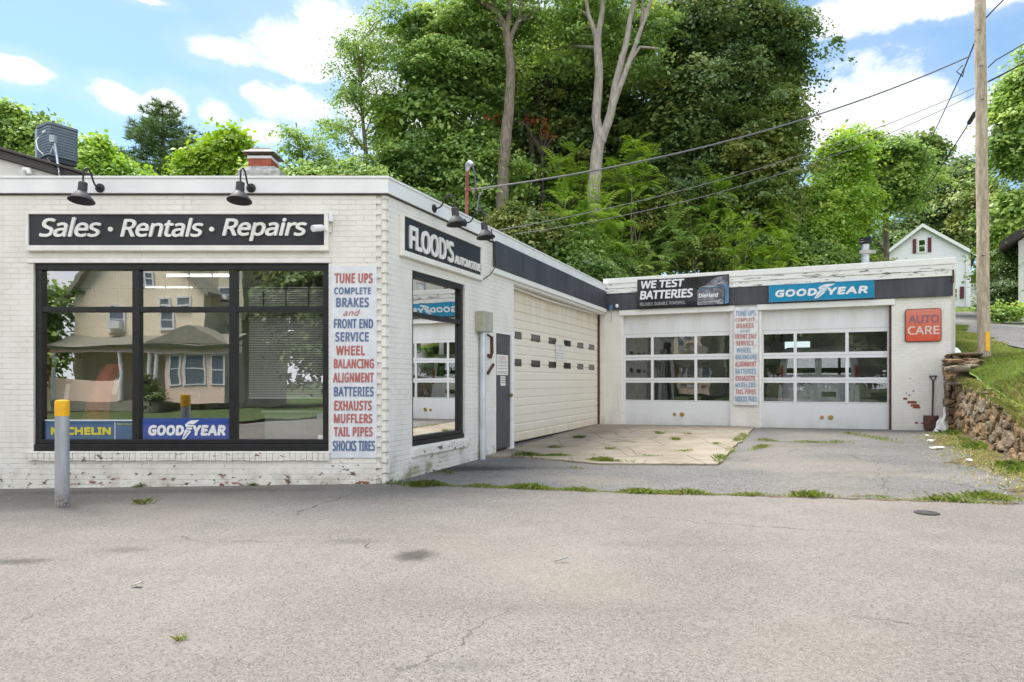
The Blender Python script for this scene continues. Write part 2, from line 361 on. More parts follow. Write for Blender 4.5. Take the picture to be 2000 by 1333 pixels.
def sheet_metal(name, col, stain=(.6, .48, .28), amt=.3, rough=.45):
    m, h, p, o = new_mat(name); c = ocoord(h); s = h.n('ShaderNodeSeparateXYZ', {0: c})
    n = h.noise(h.n('ShaderNodeMapping', {'Vector': c, 'Scale': (3, 3, .5)}).outputs[0], 1.5, 6, .65)
    top = h.math('ADD', h.ramp(s.outputs[2], 2.2, 3.2), h.ramp(s.outputs[2], .6, .2))
    base = h.mix(h.noise(c, 1.1, 4), tuple(x * .95 for x in col), tuple(min(1, x * 1.04) for x in col))
    h.put(p.inputs['Base Color'], h.mix(h.math('MULTIPLY', h.math('MULTIPLY', h.ramp(n, .3, .7), h.math('ADD', top, .12)), amt), base, stain))
    h.put(p.inputs['Roughness'], h.math('ADD', rough, h.math('MULTIPLY', n, .15))); return m

M = {}
M['brick_f'] = painted_brick('white_painted_brick', .012, 0.0, .135)
M['brick_s'] = painted_brick('white_painted_brick_mossy', .014, .75, .10)
M['brick_w'] = painted_brick('white_painted_brick_worn', .0, .0, .11)
M['sillb'] = painted_brick('white_painted_sill_brick', .11, 0, .02)
M['trim'] = plain('white_trim', (.80, .79, .77), .5, var=.05)
M['fascia'] = plain('white_metal_fascia', (.80, .80, .80), .4, var=.05, scale=2)
M['peel'] = peeling_wood('peeling_white_boards', .05)
M['peel2'] = peeling_wood('flaking_white_trim', -.04)
M['band'] = sheet_metal('navy_band', (.030, .033, .046), (.10, .10, .11), .5, .5)
M['black'] = plain('black_frame', (.014, .014, .016), .38, var=.25)
M['blackm'] = plain('black_metal', (.022, .022, .024), .5, var=.3, scale=30)
M['lampg'] = plain('lamp_grey_black', (.045, .043, .046), .55, var=.2, scale=20)
M['signb'] = plain('sign_navy', (.022, .022, .030), .42, var=.2, scale=3)
M['signw'] = plain('sign_white', (.78, .77, .74), .5, var=.06, scale=14)
M['cream'] = plain('sign_frame_cream', (.80, .78, .72), .55, var=.06, scale=6)
M['glass'] = glass_mat('shop_glass', .34, (.95, .96, .95), .0009, 2.2)
M['glass2'] = glass_mat('side_glass', .60, (.55, .6, .58), .0006, 2.0)
M['pane'] = glass_mat('door_pane_glass', .14, (.92, .94, .94), .0022, 2.2)
M['darkpane'] = plain('smoked_pane', (.05, .052, .05), .12, var=.3, scale=3, spec=.7)
M['hglass'] = glass_mat('house_glass', .45, (.5, .55, .55), .0006)
M['doorw'] = sheet_metal('white_door_metal', (.72, .73, .74), (.46, .42, .35), .42)
M['oldw'] = sheet_metal('old_white_door', (.77, .73, .63), (.60, .46, .25), .55)
M['greyd'] = plain('grey_door_paint', (.075, .078, .085), .5, var=.12, scale=4)
M['galv'] = plain('galvanised', (.50, .52, .55), .42, .75, .18, 10)
M['alu'] = plain('aluminium_paint', (.62, .65, .70), .4, .4, .1, 3)
M['boxg'] = plain('beige_box', (.40, .39, .31), .5, var=.1)
m, h, p, o = new_mat('scuffed_bollard_paint'); c = ocoord(h); s_ = h.n('ShaderNodeSeparateXYZ', {0: c})
st = h.noise(h.n('ShaderNodeMapping', {'Vector': c, 'Scale': (14, 14, 1.4)}).outputs[0], 1.6, 6, .65)
col = h.mix(h.ramp(st, .35, .7), (.46, .48, .51), (.34, .36, .38)); rst = h.math('MAXIMUM', h.math('MULTIPLY', h.ramp(s_.outputs[2], .28, .02), h.ramp(h.noise(c, 16, 6, .7), .42, .6)), h.ramp(h.noise(c, 11, 7, .7), .66, .69))
h.put(p.inputs['Base Color'], h.mix(rst, col, (.17, .11, .075))); p.inputs['Metallic'].default_value = .35; p.inputs['Roughness'].default_value = .5; M['bollard'] = m
M['yellow'] = plain('yellow_paint', (.85, .45, .01), .45, var=.1, scale=9)
M['brass'] = plain('brass', (.55, .40, .16), .3, 1.0)
M['white'] = plain('white_paint', (.80, .80, .80), .45, var=.04)
M['rust'] = plain('rust', (.10, .05, .036), .85, var=.4, scale=20, bmp=.004)
M['redpipe'] = plain('rusty_red_pipe', (.23, .085, .06), .7, var=.3, scale=20)
M['blue'] = plain('poster_blue', (.022, .062, .30), .25, var=.06)
M['mblue'] = plain('poster_slate_blue', (.045, .105, .21), .25, var=.08)
M['myel'] = plain('poster_yellow', (.62, .56, .05), .5, var=.06)
M['teal'] = plain('sign_teal', (.0, .235, .41), .32, var=.10, scale=2)
M['redsign'] = plain('faded_red_sign', (.70, .085, .030), .35, var=.12, scale=3)
M['pinksign'] = plain('sun_faded_red', (.72, .25, .20), .4, var=.15, scale=3)
M['fadebl'] = flaking('faded_blue_letters', (.20, .10, .17), .0, (.62, .20, .16))
M['worn'] = flaking('worn_white_letters', (.72, .62, .58), -.03, (.66, .22, .16))
M['lred'] = flaking('sign_red_paint', (.42, .04, .015), .0)
M['lblue'] = flaking('sign_blue_paint', (.025, .085, .24), -.02)
M['lblue2'] = flaking('sign_pale_blue_paint', (.13, .26, .42), .08)
M['lred2'] = flaking('sign_pale_red_paint', (.46, .10, .07), .06)
M['boardw'] = plain('sign_board_white', (.69, .71, .75), .6, var=.07, scale=7)
M['boardw2'] = plain('weathered_board_white', (.66, .66, .67), .7, var=.14, scale=9)
M['vinyl'] = plain('black_vinyl', (.014, .014, .015), .28, var=.2)
M['batgrey'] = plain('print_grey', (.16, .16, .19), .35, var=.6, scale=9)
M['batblue'] = plain('print_blue', (.10, .20, .33), .35, var=.3, scale=9)
M['print'] = plain('print_white', (.75, .75, .76), .35, var=.05)
M['dgrey'] = plain('print_mid_grey', (.33, .33, .33), .4, var=.1)
M['paper'] = plain('paper', (.76, .75, .70), .7, var=.05)
M['ink'] = plain('ink', (.10, .08, .08), .6)
M['pwall'] = plain('interior_wall', (.42, .39, .32), .8, var=.08)
M['iwall'] = plain('garage_interior', (.40, .40, .38), .85, var=.25, scale=3)
M['ifloor'] = plain('interior_floor', (.12, .115, .11), .6, var=.2)
M['tube'] = emit('fluorescent', (1.0, .98, .92), 1.6)
M['blind'] = plain('blind_slat', (.86, .86, .82), .5, var=.04)
M['cabinet'] = plain('cabinet', (.50, .52, .50), .5, var=.06)
M['coral'] = plain('coral_cloth', (.80, .20, .13), .7, var=.2, scale=4)
M['flagr'] = plain('red_cloth', (.60, .06, .07), .8, var=.15)
M['vanw'] = plain('van_white', (.78, .80, .82), .3, var=.03)
M['vang'] = glass_mat('van_glass', .25, (.25, .28, .3), .0001)
M['tail'] = plain('tail_red', (.45, .02, .02), .25, var=.1)
M['rubber'] = plain('rubber', (.02, .02, .02), .8)
M['pole'] = bark_mat('weathered_pole', (.33, .265, .18), (.54, .46, .345), 5)
M['wire'] = plain('black_wire', (.02, .02, .02), .6)
M['gwire'] = plain('grey_wire', (.14, .14, .15), .5, .3)
M['acg'] = plain('ac_grey', (.15, .19, .22), .5, var=.1)
M['acd'] = plain('ac_dark', (.05, .06, .07), .7)
M['acl'] = plain('ac_light', (.40, .45, .48), .5, var=.08)
M['stucco'] = plain('white_stucco', (.66, .64, .60), .85, var=.08, scale=5, bmp=.004)
M['capd'] = plain('dark_roof_edge', (.055, .047, .045), .6, var=.15)
M['conc'] = plain('chimney_concrete', (.42, .41, .39), .85, var=.3, scale=12, bmp=.006)
M['clay'] = plain('red_flue', (.35, .085, .055), .7, var=.15)
M['caprust'] = plain('chimney_cap', (.11, .075, .06), .6, var=.35, scale=14)
M['roofm'] = plain('roof_membrane', (.20, .20, .20), .9)
M['vinylw'] = siding('white_siding', (.80, .79, .82))
M['pink'] = siding('pink_clapboard', (.80, .62, .50), .15, .08)
M['sage'] = siding('sage_clapboard', (.55, .53, .38), .15, .08)
M['beige'] = siding('beige_clapboard', (.82, .71, .52), .15, .08)
M['shingle'] = plain('roof_shingle', (.085, .08, .078), .9, var=.35, scale=16)
M['shing2'] = plain('porch_shingle', (.30, .29, .23), .9, var=.3, scale=16)
M['maroon'] = plain('maroon_shutter', (.12, .022, .03), .5)
M['bank'] = plain('grass_soil', (.12, .20, .035), .95, var=.45, scale=3, bmp=.02, bscale=14)
M['lawn'] = plain('dark_green_lawn', (.075, .115, .03), .95, var=.35, scale=2)  # even dark green, the lawn's own colour
M['soil'] = plain('soil', (.115, .088, .052), .95, var=.6, scale=13, bmp=.02, bscale=20)
M['hill'] = plain('hill_ground', (.05, .07, .02), .95, var=.4, scale=1)
M['debris'] = plain('white_debris', (.72, .71, .68), .7)
M['rockm'] = None
m, h, p, o = new_mat('field_stone'); c = ocoord(h); a = h.n('ShaderNodeAttribute', attribute_name='hue')
cr = h.n('ShaderNodeValToRGB', {0: a.outputs['Fac']}); e = cr.color_ramp.elements
e[0].color = (.19, .135, .085, 1); e[1].color = (.30, .26, .20, 1)
for ps, cc in ((.25, (.30, .20, .11)), (.5, (.40, .24, .10)), (.75, (.26, .19, .13))): q = e.new(ps); q.color = (*cc, 1)
n1 = h.noise(c, 9, 7, .7); col = h.mix(h.math('MULTIPLY', h.ramp(n1, .36, .68), .75), cr.outputs[0], (.10, .075, .045))
col = h.mix(h.math('MULTIPLY', h.ramp(h.noise(c, 26, 5, .7), .5, .7), .35), col, (.33, .27, .19))
col = h.mix(h.math('LESS_THAN', a.outputs['Fac'], -.5), col, (.07, .052, .032))
col = h.mix(h.math('MULTIPLY', h.ramp(h.noise(c, 3.3, 5), .54, .68), .6), col, (.13, .14, .05))
h.put(p.inputs['Base Color'], col); p.inputs['Roughness'].default_value = .9; h.put(p.inputs['Normal'], bump(h, n1, .035)); M['rock'] = m
# concrete apron: slabs with joints
m, h, p, o = new_mat('old_concrete'); c = ocoord(h)
col = h.mix(h.ramp(h.noise(c, 1.4, 6, .6), .3, .7), (.22, .185, .140), (.31, .27, .215))
col = h.mix(h.math('MULTIPLY', h.ramp(h.noise(c, 24, 5, .7), .5, .75), .35), col, (.20, .165, .12))
warp = h.n('ShaderNodeTexNoise', {'Vector': c, 'Scale': .9, 'Detail': 5.0}); wc = h.n('ShaderNodeMix', data_type='VECTOR'); h.put(wc.inputs[0], .35); h.put(wc.inputs[4], c); h.put(wc.inputs[5], warp.outputs['Color'])
ce = h.n('ShaderNodeTexVoronoi', {'Vector': wc.outputs[1], 'Scale': .75}, feature='DISTANCE_TO_EDGE')
jb = h.n('ShaderNodeTexBrick', {'Vector': c, 'Scale': 1.0, 'Mortar Size': .013, 'Brick Width': 1.9, 'Row Height': 1.55, 'Mortar Smooth': .2})
k = h.math('MAXIMUM', h.ramp(ce.outputs['Distance'], .010, .002), jb.outputs['Fac'])
h.put(p.inputs['Base Color'], h.mix(h.math('MULTIPLY', k, .65), col, (.10, .082, .05))); p.inputs['Roughness'].default_value = .9
h.put(p.inputs['Normal'], bump(h, h.math('SUBTRACT', h.math('MULTIPLY', h.noise(c, 40, 4), .4), k), .008)); M['concrete'] = m
def ground_at(px, py):
    k = (Y0 - py) / F; kx = (px - 1000) / F
    y = (0.0567 - ZC) / (k - 0.00602 - 0.01364 * kx); return (kx * y, y)
sp = [(*ground_at(812, 1085), .22, .22, .75), (*ground_at(690, 1058), .35, .16, .35), (*ground_at(30, 1097), .40, .12, .6), (*ground_at(240, 1075), .3, .14, .35), (*ground_at(905, 1300), .3, .1, .2), (*ground_at(300, 960), 2.6, .25, .35), (*ground_at(60, 985), 1.4, .6, .28)]
M['lot'] = asphalt('light_old_asphalt', (.195, .178, .160), (.250, .231, .212), sp, .10, .6, [(*ground_at(x0, y0), *ground_at(x1, y1), w_, k_) for x0, y0, x1, y1, w_, k_ in ((1640, 1195, 1960, 1250, 0.0136, .55), (0, 1225, 210, 1135, 0.0119, .55), (330, 1050, 560, 1058, 0.0170, .55), (1010, 1190, 760, 1333, 0.0102, .55), (1190, 1010, 1720, 1040, 0.0153, .55), (560, 1010, 700, 960, 0.0136, .85))], 105.0)
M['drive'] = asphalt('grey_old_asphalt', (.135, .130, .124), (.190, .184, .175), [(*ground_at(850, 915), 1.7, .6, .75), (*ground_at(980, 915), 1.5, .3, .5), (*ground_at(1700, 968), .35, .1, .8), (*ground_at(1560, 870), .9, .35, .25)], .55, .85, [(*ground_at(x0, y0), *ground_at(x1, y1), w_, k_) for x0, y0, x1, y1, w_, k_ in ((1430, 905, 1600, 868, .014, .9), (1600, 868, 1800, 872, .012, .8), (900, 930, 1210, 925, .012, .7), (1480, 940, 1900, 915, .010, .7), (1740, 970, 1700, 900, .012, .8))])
M['road'] = asphalt('hill_road_asphalt', (.17, .165, .16), (.25, .24, .23), [], .9, .4)
LF = {
 'maple': leaf_mat('maple_leaf', [(0.104, 0.182, 0.052), (0.209, 0.340, 0.084), (0.348, 0.504, 0.122), (0.540, 0.679, 0.174)]),
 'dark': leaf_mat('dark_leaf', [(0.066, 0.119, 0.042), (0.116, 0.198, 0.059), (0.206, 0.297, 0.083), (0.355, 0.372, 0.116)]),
 'bright': leaf_mat('bright_leaf', [(0.163, 0.312, 0.044), (0.269, 0.456, 0.062), (0.413, 0.587, 0.088), (0.587, 0.700, 0.138)]),
 'yellow': leaf_mat('yellow_leaf', [(0.172, 0.322, 0.032), (0.299, 0.460, 0.046), (0.437, 0.575, 0.075)]),
 'olive': leaf_mat('olive_leaf', [(0.103, 0.171, 0.041), (0.185, 0.273, 0.065), (0.287, 0.349, 0.082), (0.369, 0.355, 0.103)]),
 'pine': leaf_mat('pine_needle', [(.080, .140, .045), (.130, .215, .065), (.210, .300, .095)], .15),
 'grass': leaf_mat('grass_blade', [(.145, .210, .045), (.230, .320, .065), (.330, .390, .100), (.500, .420, .200)]),
 'dry': leaf_mat('dry_weed', [(0.110, 0.210, 0.030), (0.170, 0.270, 0.045), (0.300, 0.330, 0.090), (0.480, 0.390, 0.190)]),
 'orange': leaf_mat('orange_leaf', [(0.309, 0.067, 0.017), (0.432, 0.134, 0.033)])}
M['barkg'] = bark_mat('grey_bark', (.13, .105, .08), (.27, .23, .18))
M['barkp'] = bark_mat('pale_bark', (.24, .21, .18), (.42, .38, .33), 4)
M['barkd'] = bark_mat('dark_bark', (.05, .04, .032), (.12, .095, .075))

for k_ in ('blue', 'mblue'):
    q_ = [n_ for n_ in M[k_].node_tree.nodes if n_.type == 'BSDF_PRINCIPLED'][0]; q_.inputs['Coat Weight'].default_value = 1; q_.inputs['Coat Roughness'].default_value = .03; q_.inputs['Coat IOR'].default_value = 1.6
# ------------------------------------------------------------------ lettering
try: SANS = bpy.data.fonts.load(bpy.utils.system_resource('DATAFILES', path='fonts') + '/NotoSansHebrew-Regular.woff2')   # Blender's own interface font
except Exception: SANS = None
def text(name, body, x0, x1, z0, z1, y, mat, parent, FM, ext=.0, off=.0, shear=0.0, sx=1.0):
    """lettering filling the box x0..x1, z0..z1; off thickens the strokes (fraction of letter height)"""
    cu = bpy.data.curves.new(name, 'FONT'); cu.body = body; cu.size = 1; cu.font = SANS or cu.font; cu.extrude = .02 if ext else 0; cu.shear = shear; cu.space_character = sx; cu.resolution_u = 4
    t = bpy.data.objects.new(name, cu); COL.objects.link(t)
    bpy.context.view_layer.update()
    dg = bpy.context.evaluated_depsgraph_get(); me0 = bpy.data.meshes.new_from_object(t.evaluated_get(dg)); bpy.data.objects.remove(t); bpy.data.curves.remove(cu)
    n = len(me0.vertices); co = np.zeros(n * 3, dtype=np.float32); me0.vertices.foreach_get('co', co); co = co.reshape(-1, 3); fs = [list(p.vertices) for p in me0.polygons]; bpy.data.meshes.remove(me0)
    bw = off * (z1 - z0); lo, hi = co.min(0), co.max(0); out = np.zeros_like(co)
    out[:, 0] = x0 + bw + (co[:, 0] - lo[0]) / (hi[0] - lo[0]) * (x1 - x0 - 2 * bw); out[:, 2] = z0 + bw + (co[:, 1] - lo[1]) / (hi[1] - lo[1]) * (z1 - z0 - 2 * bw)
    out[:, 1] = y - ((co[:, 2] - lo[2]) / max(hi[2] - lo[2], 1e-6) * ext if ext else .0)
    # the font's contours overlap: every loose piece gets its own hair-thin depth step
    par = list(range(n))
    def root(i):
        while par[i] != i: par[i] = par[par[i]]; i = par[i]
        return i
    for f in fs:
        for v in f[1:]: par[root(v)] = root(f[0])
    seen = {}; out[:, 1] -= np.array([.00004 * (seen.setdefault(root(i), len(seen)) % 9) for i in range(n)], dtype=np.float32)
    V = []; Fs = []
    dirs = [(0, 0)] + ([(math.cos(R(a)), math.sin(R(a))) for a in range(0, 360, 45)] if bw else [])
    for i, (dx, dz) in enumerate(dirs):
        k = len(V) * n; q = out.copy(); q[:, 0] += dx * bw; q[:, 2] += dz * bw; q[:, 1] -= i * .0004; V.append(q); Fs += [[v + k for v in f] for f in fs]
    me = bpy.data.meshes.new(name); me.from_pydata(np.concatenate(V).tolist(), [], Fs); me.materials.append(mat); me.update()
    o = bpy.data.objects.new(name, me); COL.objects.link(o); attach(o, parent, FM); return o
FOOT = [(1325,312),(1345,310),(1385,277),(1398,264),(1391,256),(1410,247),(1402,239),(1416,230),(1413,223),(1440,213),(1465,198),(1400,200),(1375,208),(1350,225),(1355,235),(1365,240),(1358,250),(1345,262),(1340,277),(1330,296)]
def wingfoot(x0, x1, z0, z1, y, mat, mat2, parent, FM):
    mb = MB(); P = [(x0 + (u - 1325) / 140 * (x1 - x0), z1 - (v - 198) / 114 * (z1 - z0)) for u, v in FOOT]
    mb.prism(P, lambda u, v, d: (u, d, v), y, y - .003)
    for (a, b) in (((1372, 222), (1412, 224)), ((1368, 238), (1402, 238)), ((1362, 252), (1394, 256)), ((1338, 300), (1378, 262))):
        p = [Vector((x0 + (u - 1325) / 140 * (x1 - x0), y - .0032, z1 - (v - 198) / 114 * (z1 - z0))) for u, v in (a, b)]
        d = (p[1] - p[0]).normalized(); nn = Vector((-d.z, 0, d.x)) * (z1 - z0) * .02
        mb.box(0, 0, 0, 0, 0, 0, m=1) if False else mb.quad(p[0] - nn, p[1] - nn, p[1] + nn, p[0] + nn, m=1)
    return mb.build('winged_foot_emblem', [mat, mat2], parent, FM)

# ------------------------------------------------------------------ the repair shop
shop = empty('repair_shop', Matrix.Translation((CORNER[0], CORNER[1], gz(*CORNER))), "white painted brick auto repair shop with angled corner and three garage doors", 'building')
WX0, WX1, WZ0, WZ1 = -6.113, -2.341, .498, 2.905         # front window opening
front = MB().wall(-9.6, -1.735, -.3, 3.80, 0, .22, [(WX0, WX1, WZ0, WZ1)])
front.build('front_wall', M['brick_f'], shop, FR)
S0, S1, SZ0, SZ1 = .612, 2.169, .50, 2.91
DR0, DR1, DRZ = 3.304, 4.03, 2.26                        # grey door
GD0, GD1, GDZ = 4.13, UJ - .02, 3.25                     # side garage opening
side = MB().wall(.055, UJ, -.3, 3.80, 0, .22, [(S0, S1, SZ0, SZ1), (DR0, DR1, -.3, DRZ), (GD0, GD1, -.3, GDZ)])
side.build('side_wall', M['brick_s'], shop, SI)
WL = 7.97
D1, D2 = (.45, 3.285), (3.94, 6.80); WDZ = 3.15
MB().wall(0, WL, -.3, 3.80, 0, .2, [(D1[0], D1[1], -.3, WDZ), (D2[0], D2[1], -.3, WDZ)]).build('wing_wall', M['brick_w'], shop, WI)
# toothed brick corner
mb = MB()
core = [(-1.735, .03), (-1.63, .03), (-1.60, .055), (-1.60, .22), (-1.735, .22)]
P0 = SI @ Vector((.055, .0, 0)); P1 = SI @ Vector((.055, .22, 0)); loc = lambda v: (v.x, v.y - D)
k0 = loc(SI @ Vector((.012, .02, 0))); k1 = loc(SI @ Vector((.055, .02, 0))); k2 = loc(P1)
poly = [(-1.735, .02), (k0[0] - .006, .02), k0, k1, k2, (-1.735, .22)]
mb.prism(poly, lambda u, v, d: (u, v, d), -.3, 3.80)
for i in range(60):
    z = -.26 + i * .0675
    if z + .0675 > 3.79: break
    if i % 2 == 0:
        mb.box(-1.735, -1.672, -.004, .06, z + .004, z + .0635)
        q0 = SI.copy(); q0 = Matrix.Translation((0, -D, 0)) @ SI
        mb.box(.012, .056, -.0, .06, z + .0675 + .004, z + .131, M=q0)
    else:
        mb.box(-1.665, -1.607, .0, .06, z + .006, z + .0615)
mb.build('toothed_corner', M['brick_f'], shop, FR, bevel=.003)
# parapet fascia, following the bend
FZ0, FZ1 = 3.785, 3.97
def along(frm, x0, x1, yo, z0, z1, name, mat, th=.05, bev=.004):
    return MB().box(x0, x1, yo - th, yo, z0, z1).build(name, mat, shop, frm, bevel=bev)
mb = MB(); out = []
def fascia(yo, z0, z1, th):
    """mitred run along front and side at outward offset yo"""
    n1 = Vector((0, -1)); n2 = Vector((SD[1], -SD[0])); C = Vector(CORNER)
    def cor(d):   # corner point at outward offset d
        k = d * math.tan((math.pi - math.acos(-n1.dot(n2))) / 2) if False else d * math.tan(math.acos(n1.dot(n2)) / 2)
        return C + n1 * d + Vector((1, 0)) * k
    A0, A1 = cor(yo), cor(yo + th); E = Vector((J[0], J[1])); e0 = E + n2 * yo; e1 = E + n2 * (yo + th)
    poly = [(-9.6, D - yo), tuple(A0), tuple(e0), tuple(e1), tuple(A1), (-9.6, D - yo - th)]
    return MB().prism(poly, lambda u, v, d: (u, v, d), z0, z1)
fascia(.0, FZ0, FZ1, .045).build('fascia', M['fascia'], shop, bevel=.004)
fascia(-.30, FZ1, FZ1 + .03, .36).build('parapet_coping', M['fascia'], shop, bevel=.004)
fascia(.0, FZ0 - .018, FZ0, .022).build('fascia_drip_edge', M['capd'], shop)
# side beam and navy band over the garage door
along(SI, 3.10, UJ + .02, -.003, 3.24, 3.335, 'beam', M['peel2'], .06)
MB().box(3.10, UJ, -.003, .19, 3.19, 3.24).build('soffit_board', M['trim'], shop, SI)
along(SI, 3.20, UJ + .05, -.003, 3.335, 3.80, 'navy_band', M['band'], .07)
along(WI, -.02, WL + .02, -.003, 3.30, 3.735, 'navy_band', M['band'], .07)
MB().box(-.02, WL + .03, -.10, .02, 3.74, 3.868).build('fascia_board', M['peel'], shop, WI, bevel=.005)
MB().box(-.02, WL + .05, -.115, .02, 3.872, 4.0).build('fascia_board', M['peel'], shop, WI, bevel=.005)
MB().box(-.02, WL + .06, -.135, .3, 4.0, 4.145).build('parapet_coping', M['peel2'], shop, WI, bevel=.01)
MB().box(WL - .002, WL + .035, -.11, .35, 3.58, 4.0).build('end_board', M['rust'], shop, WI)
# header boards above wing doors
for a, b in (D1, D2):
    MB().box(a - .06, b + .06, -.05, -.002, 3.15, 3.29).build('door_header', M['peel2'], shop, WI, bevel=.004)
    for x in (a, b - .04): MB().box(x, x + .04, .02, .14, -.1, 3.15).build('door_jamb', M['rust'] if x > 6 else M['trim'], shop, WI)
# window trim
def trim_ring(x0, x1, z0, z1, frm, w=.06):
    mb = MB(); mb.box(x0 - w, x1 + w, -.012, .0, z1, z1 + w * .8); mb.box(x0 - w, x0, -.012, 0, z0, z1); return mb
MB().box(WX0 - .07, WX1 + .03, -.02, -.001, WZ1, WZ1 + .05).build('window_head_trim', M['trim'], shop, FR)
def brick_sill(x0, x1, z1, frm, name='brick_sill'):
    mb = MB(); n = int((x1 - x0) / .072); w = (x1 - x0) / n
    for i in range(n):
        dz = random.uniform(-.006, .004); mb.box(x0 + i * w + .003, x0 + (i + 1) * w - .003, -.035 + random.uniform(-.006, .004), .05, z1 - .105 + dz, z1 + dz)
    mb.box(x0 + .01, x1 - .01, -.02, .04, z1 - .10, z1 - .012)
    return mb.build(name, M['sillb'], shop, frm, bevel=.004)
brick_sill(WX0 - .06, WX1 + .02, WZ0 - .01, FR); brick_sill(S0 - .02, S1 + .1, SZ0 - .03, SI)
def store_window(x0, x1, z0, z1, cols, zm, frm, glass, fw=.085, bot=.15):
    """black aluminium shop window: frame, panes; the frame sits 4 cm back from the brick face"""
    mb = MB(); ya, yb = .03, .12
    mb.box(x0, x1, ya, yb, z1 - fw, z1); mb.box(x0, x1, ya - .02, yb, z0, z0 + bot - .06); mb.box(x0, x1, ya + .002, yb, z0 + bot - .058, z0 + bot)
    xs = [x0] + cols + [x1]
    for i, x in enumerate(xs):
        a, b = (x, x + fw) if i == 0 else ((x - fw, x) if i == len(xs) - 1 else (x - fw * .55, x + fw * .55))
        mb.box(a, b, ya + .004, yb - .002, z0 + bot, z1 - fw)
    for i in range(len(xs) - 1):
        a = xs[i] + (fw if i == 0 else fw * .55); b = xs[i+1] - (fw if i == len(xs) - 2 else fw * .55)
        mb.box(a, b, ya + .008, yb - .004, zm - .035, zm + .035)
    w = mb.build('shop_window', M['black'], shop, frm, bevel=.006)
    for i in range(len(xs) - 1):
        a = xs[i] + fw * .5; b = xs[i+1] - fw * .5
        for (c, d) in ((z0 + bot - .02, zm), (zm, z1 - fw + .02)):
            g = MB(); g.quad((a, .085, c), (b, .085, c), (b, .085, d), (a, .085, d)); g.build('pane', glass, w, frm)
    return w
mx1, mx2 = fr(262, 0)[0], fr(452, 0)[0]; zmul = fr(0, 604)[1]
store_window(WX0, WX1, WZ0, WZ1, [mx1, mx2], zmul, FR, M['glass'])
store_window(S0, S1, SZ0, SZ1, [], 2.32, SI, M['glass2'], .085, .13)
# thin grille of bars behind the upper front lights
mb = MB()
for px in (125, 170, 217, 310, 357, 403, 505, 550, 595): x = fr(px, 0)[0]; mb.box(x - .006, x + .006, .16, .172, zmul, WZ1 - .05)
zz = fr(0, 560)[1]; mb.box(WX0 + .1, WX1 - .1, .173, .183, zz - .006, zz + .006); mb.build('window_grille', M['black'], shop, FR)
# grey service door
mb = MB().box(DR0 + .03, DR1 - .03, .02, .07, .20, DRZ - .03); dr = mb.build('service_door', M['greyd'], shop, SI, bevel=.004)
mb = MB(); mb.box(DR0, DR0 + .03, -.006, .1, .15, DRZ); mb.box(DR1 - .03, DR1 + .1, -.008, .1, .15, DRZ + .02); mb.box(DR0 + .03, DR1 - .03, -.004, .1, DRZ - .03, DRZ); mb.build('door_frame', M['trim'], shop, SI)
MB().lathe([(.012, 0), (.012, .04), (.03, .045), (.034, .065), (.026, .085), (0, .09)], n=16, M=Matrix.Translation((DR1 - .1, .02, 1.14)) @ Matrix.Rotation(R(90), 4, 'X')).build('door_knob', M['brass'], dr, SI, smooth=True)
for z in (.62, 1.2, 1.95): MB().tube([(DR0 + .03, .012, z - .05), (DR0 + .03, .012, z + .05)], .010, 8).build('hinge', M['blackm'], dr, SI)
# side roll-up garage door: stack of ribbed sections with small lights
GY = .20; gl, gr, gb, gt = GD0 + .03, 9.66, .215, GDZ
gr = 9.66
mb = MB(); nsec = 6; sh = (gt - gb) / nsec; prof = []
for i in range(nsec):
    z = gb + i * sh
    for (t, y) in ((0, .018), (.012, .018), (.03, 0), (.30, 0), (.325, .012), (.36, .012), (.385, 0), (.63, 0), (.655, .012), (.69, .012), (.715, 0), (.97, 0), (.985, .018)): prof.append((GY + y, z + t * sh))
prof.append((GY + .018, gt))
lights = []; PD = (CORNER[0] - SD[1] * GY, CORNER[1] + SD[0] * GY)
sid = lambda px: _pl(px, 700, PD, SD)[0]; gr = sid(1167)
for zr in (2.28, 1.75):
    for pxs in ((1005.9,1017.5),(1038,1054),(1072,1085.5),(1101.5,1114),(1128,1138.5),(1150.5,1160)): lights.append((sid(pxs[0]), sid(pxs[1]), zr - .056, zr + .062))
for (y0, z0), (y1, z1) in zip(prof, prof[1:]): mb.quad((gl, y0, z0), (gr, y0, z0), (gr, y1, z1), (gl, y1, z1))
mb.box(gl, gr, GY + .03, GY + .06, gb, gt)
sgd = mb.build('garage_door', M['oldw'], shop, SI)
for (a, b, c, d) in lights:
    e_ = .010; w = MB(); w.box(a - e_, b + e_, GY - .008, GY + .02, c - e_, c); w.box(a - e_, b + e_, GY - .008, GY + .02, d, d + e_); w.box(a - e_, a, GY - .008, GY + .02, c, d); w.box(b, b + e_, GY - .008, GY + .02, c, d)
    w.box(a, b, GY - .003, GY + .01, c, d, m=1); w.build('door_light', [M['rust'], M['darkpane']], sgd, SI)
MB().box(GD0, GD0 + .03, .06, GY, -.1, GDZ).build('door_track_trim', M['trim'], shop, SI); MB().box(gr, gr + .02, .14, GY, -.1, GDZ).build('door_track_trim', M['rust'], shop, SI)
MB().box(gr + .021, UJ - .022, GY - .03, .3, -.2, GDZ).build('jamb_pier', M['peel2'], shop, SI)
mb = MB(); mb.tube([(GD0 + .2, .14, 3.17), (6.2, .14, 3.135), (8.0, .14, 3.15), (9.6, .14, 3.17)], .025, 8); mb.build('conduit', M['peel2'], shop, SI)
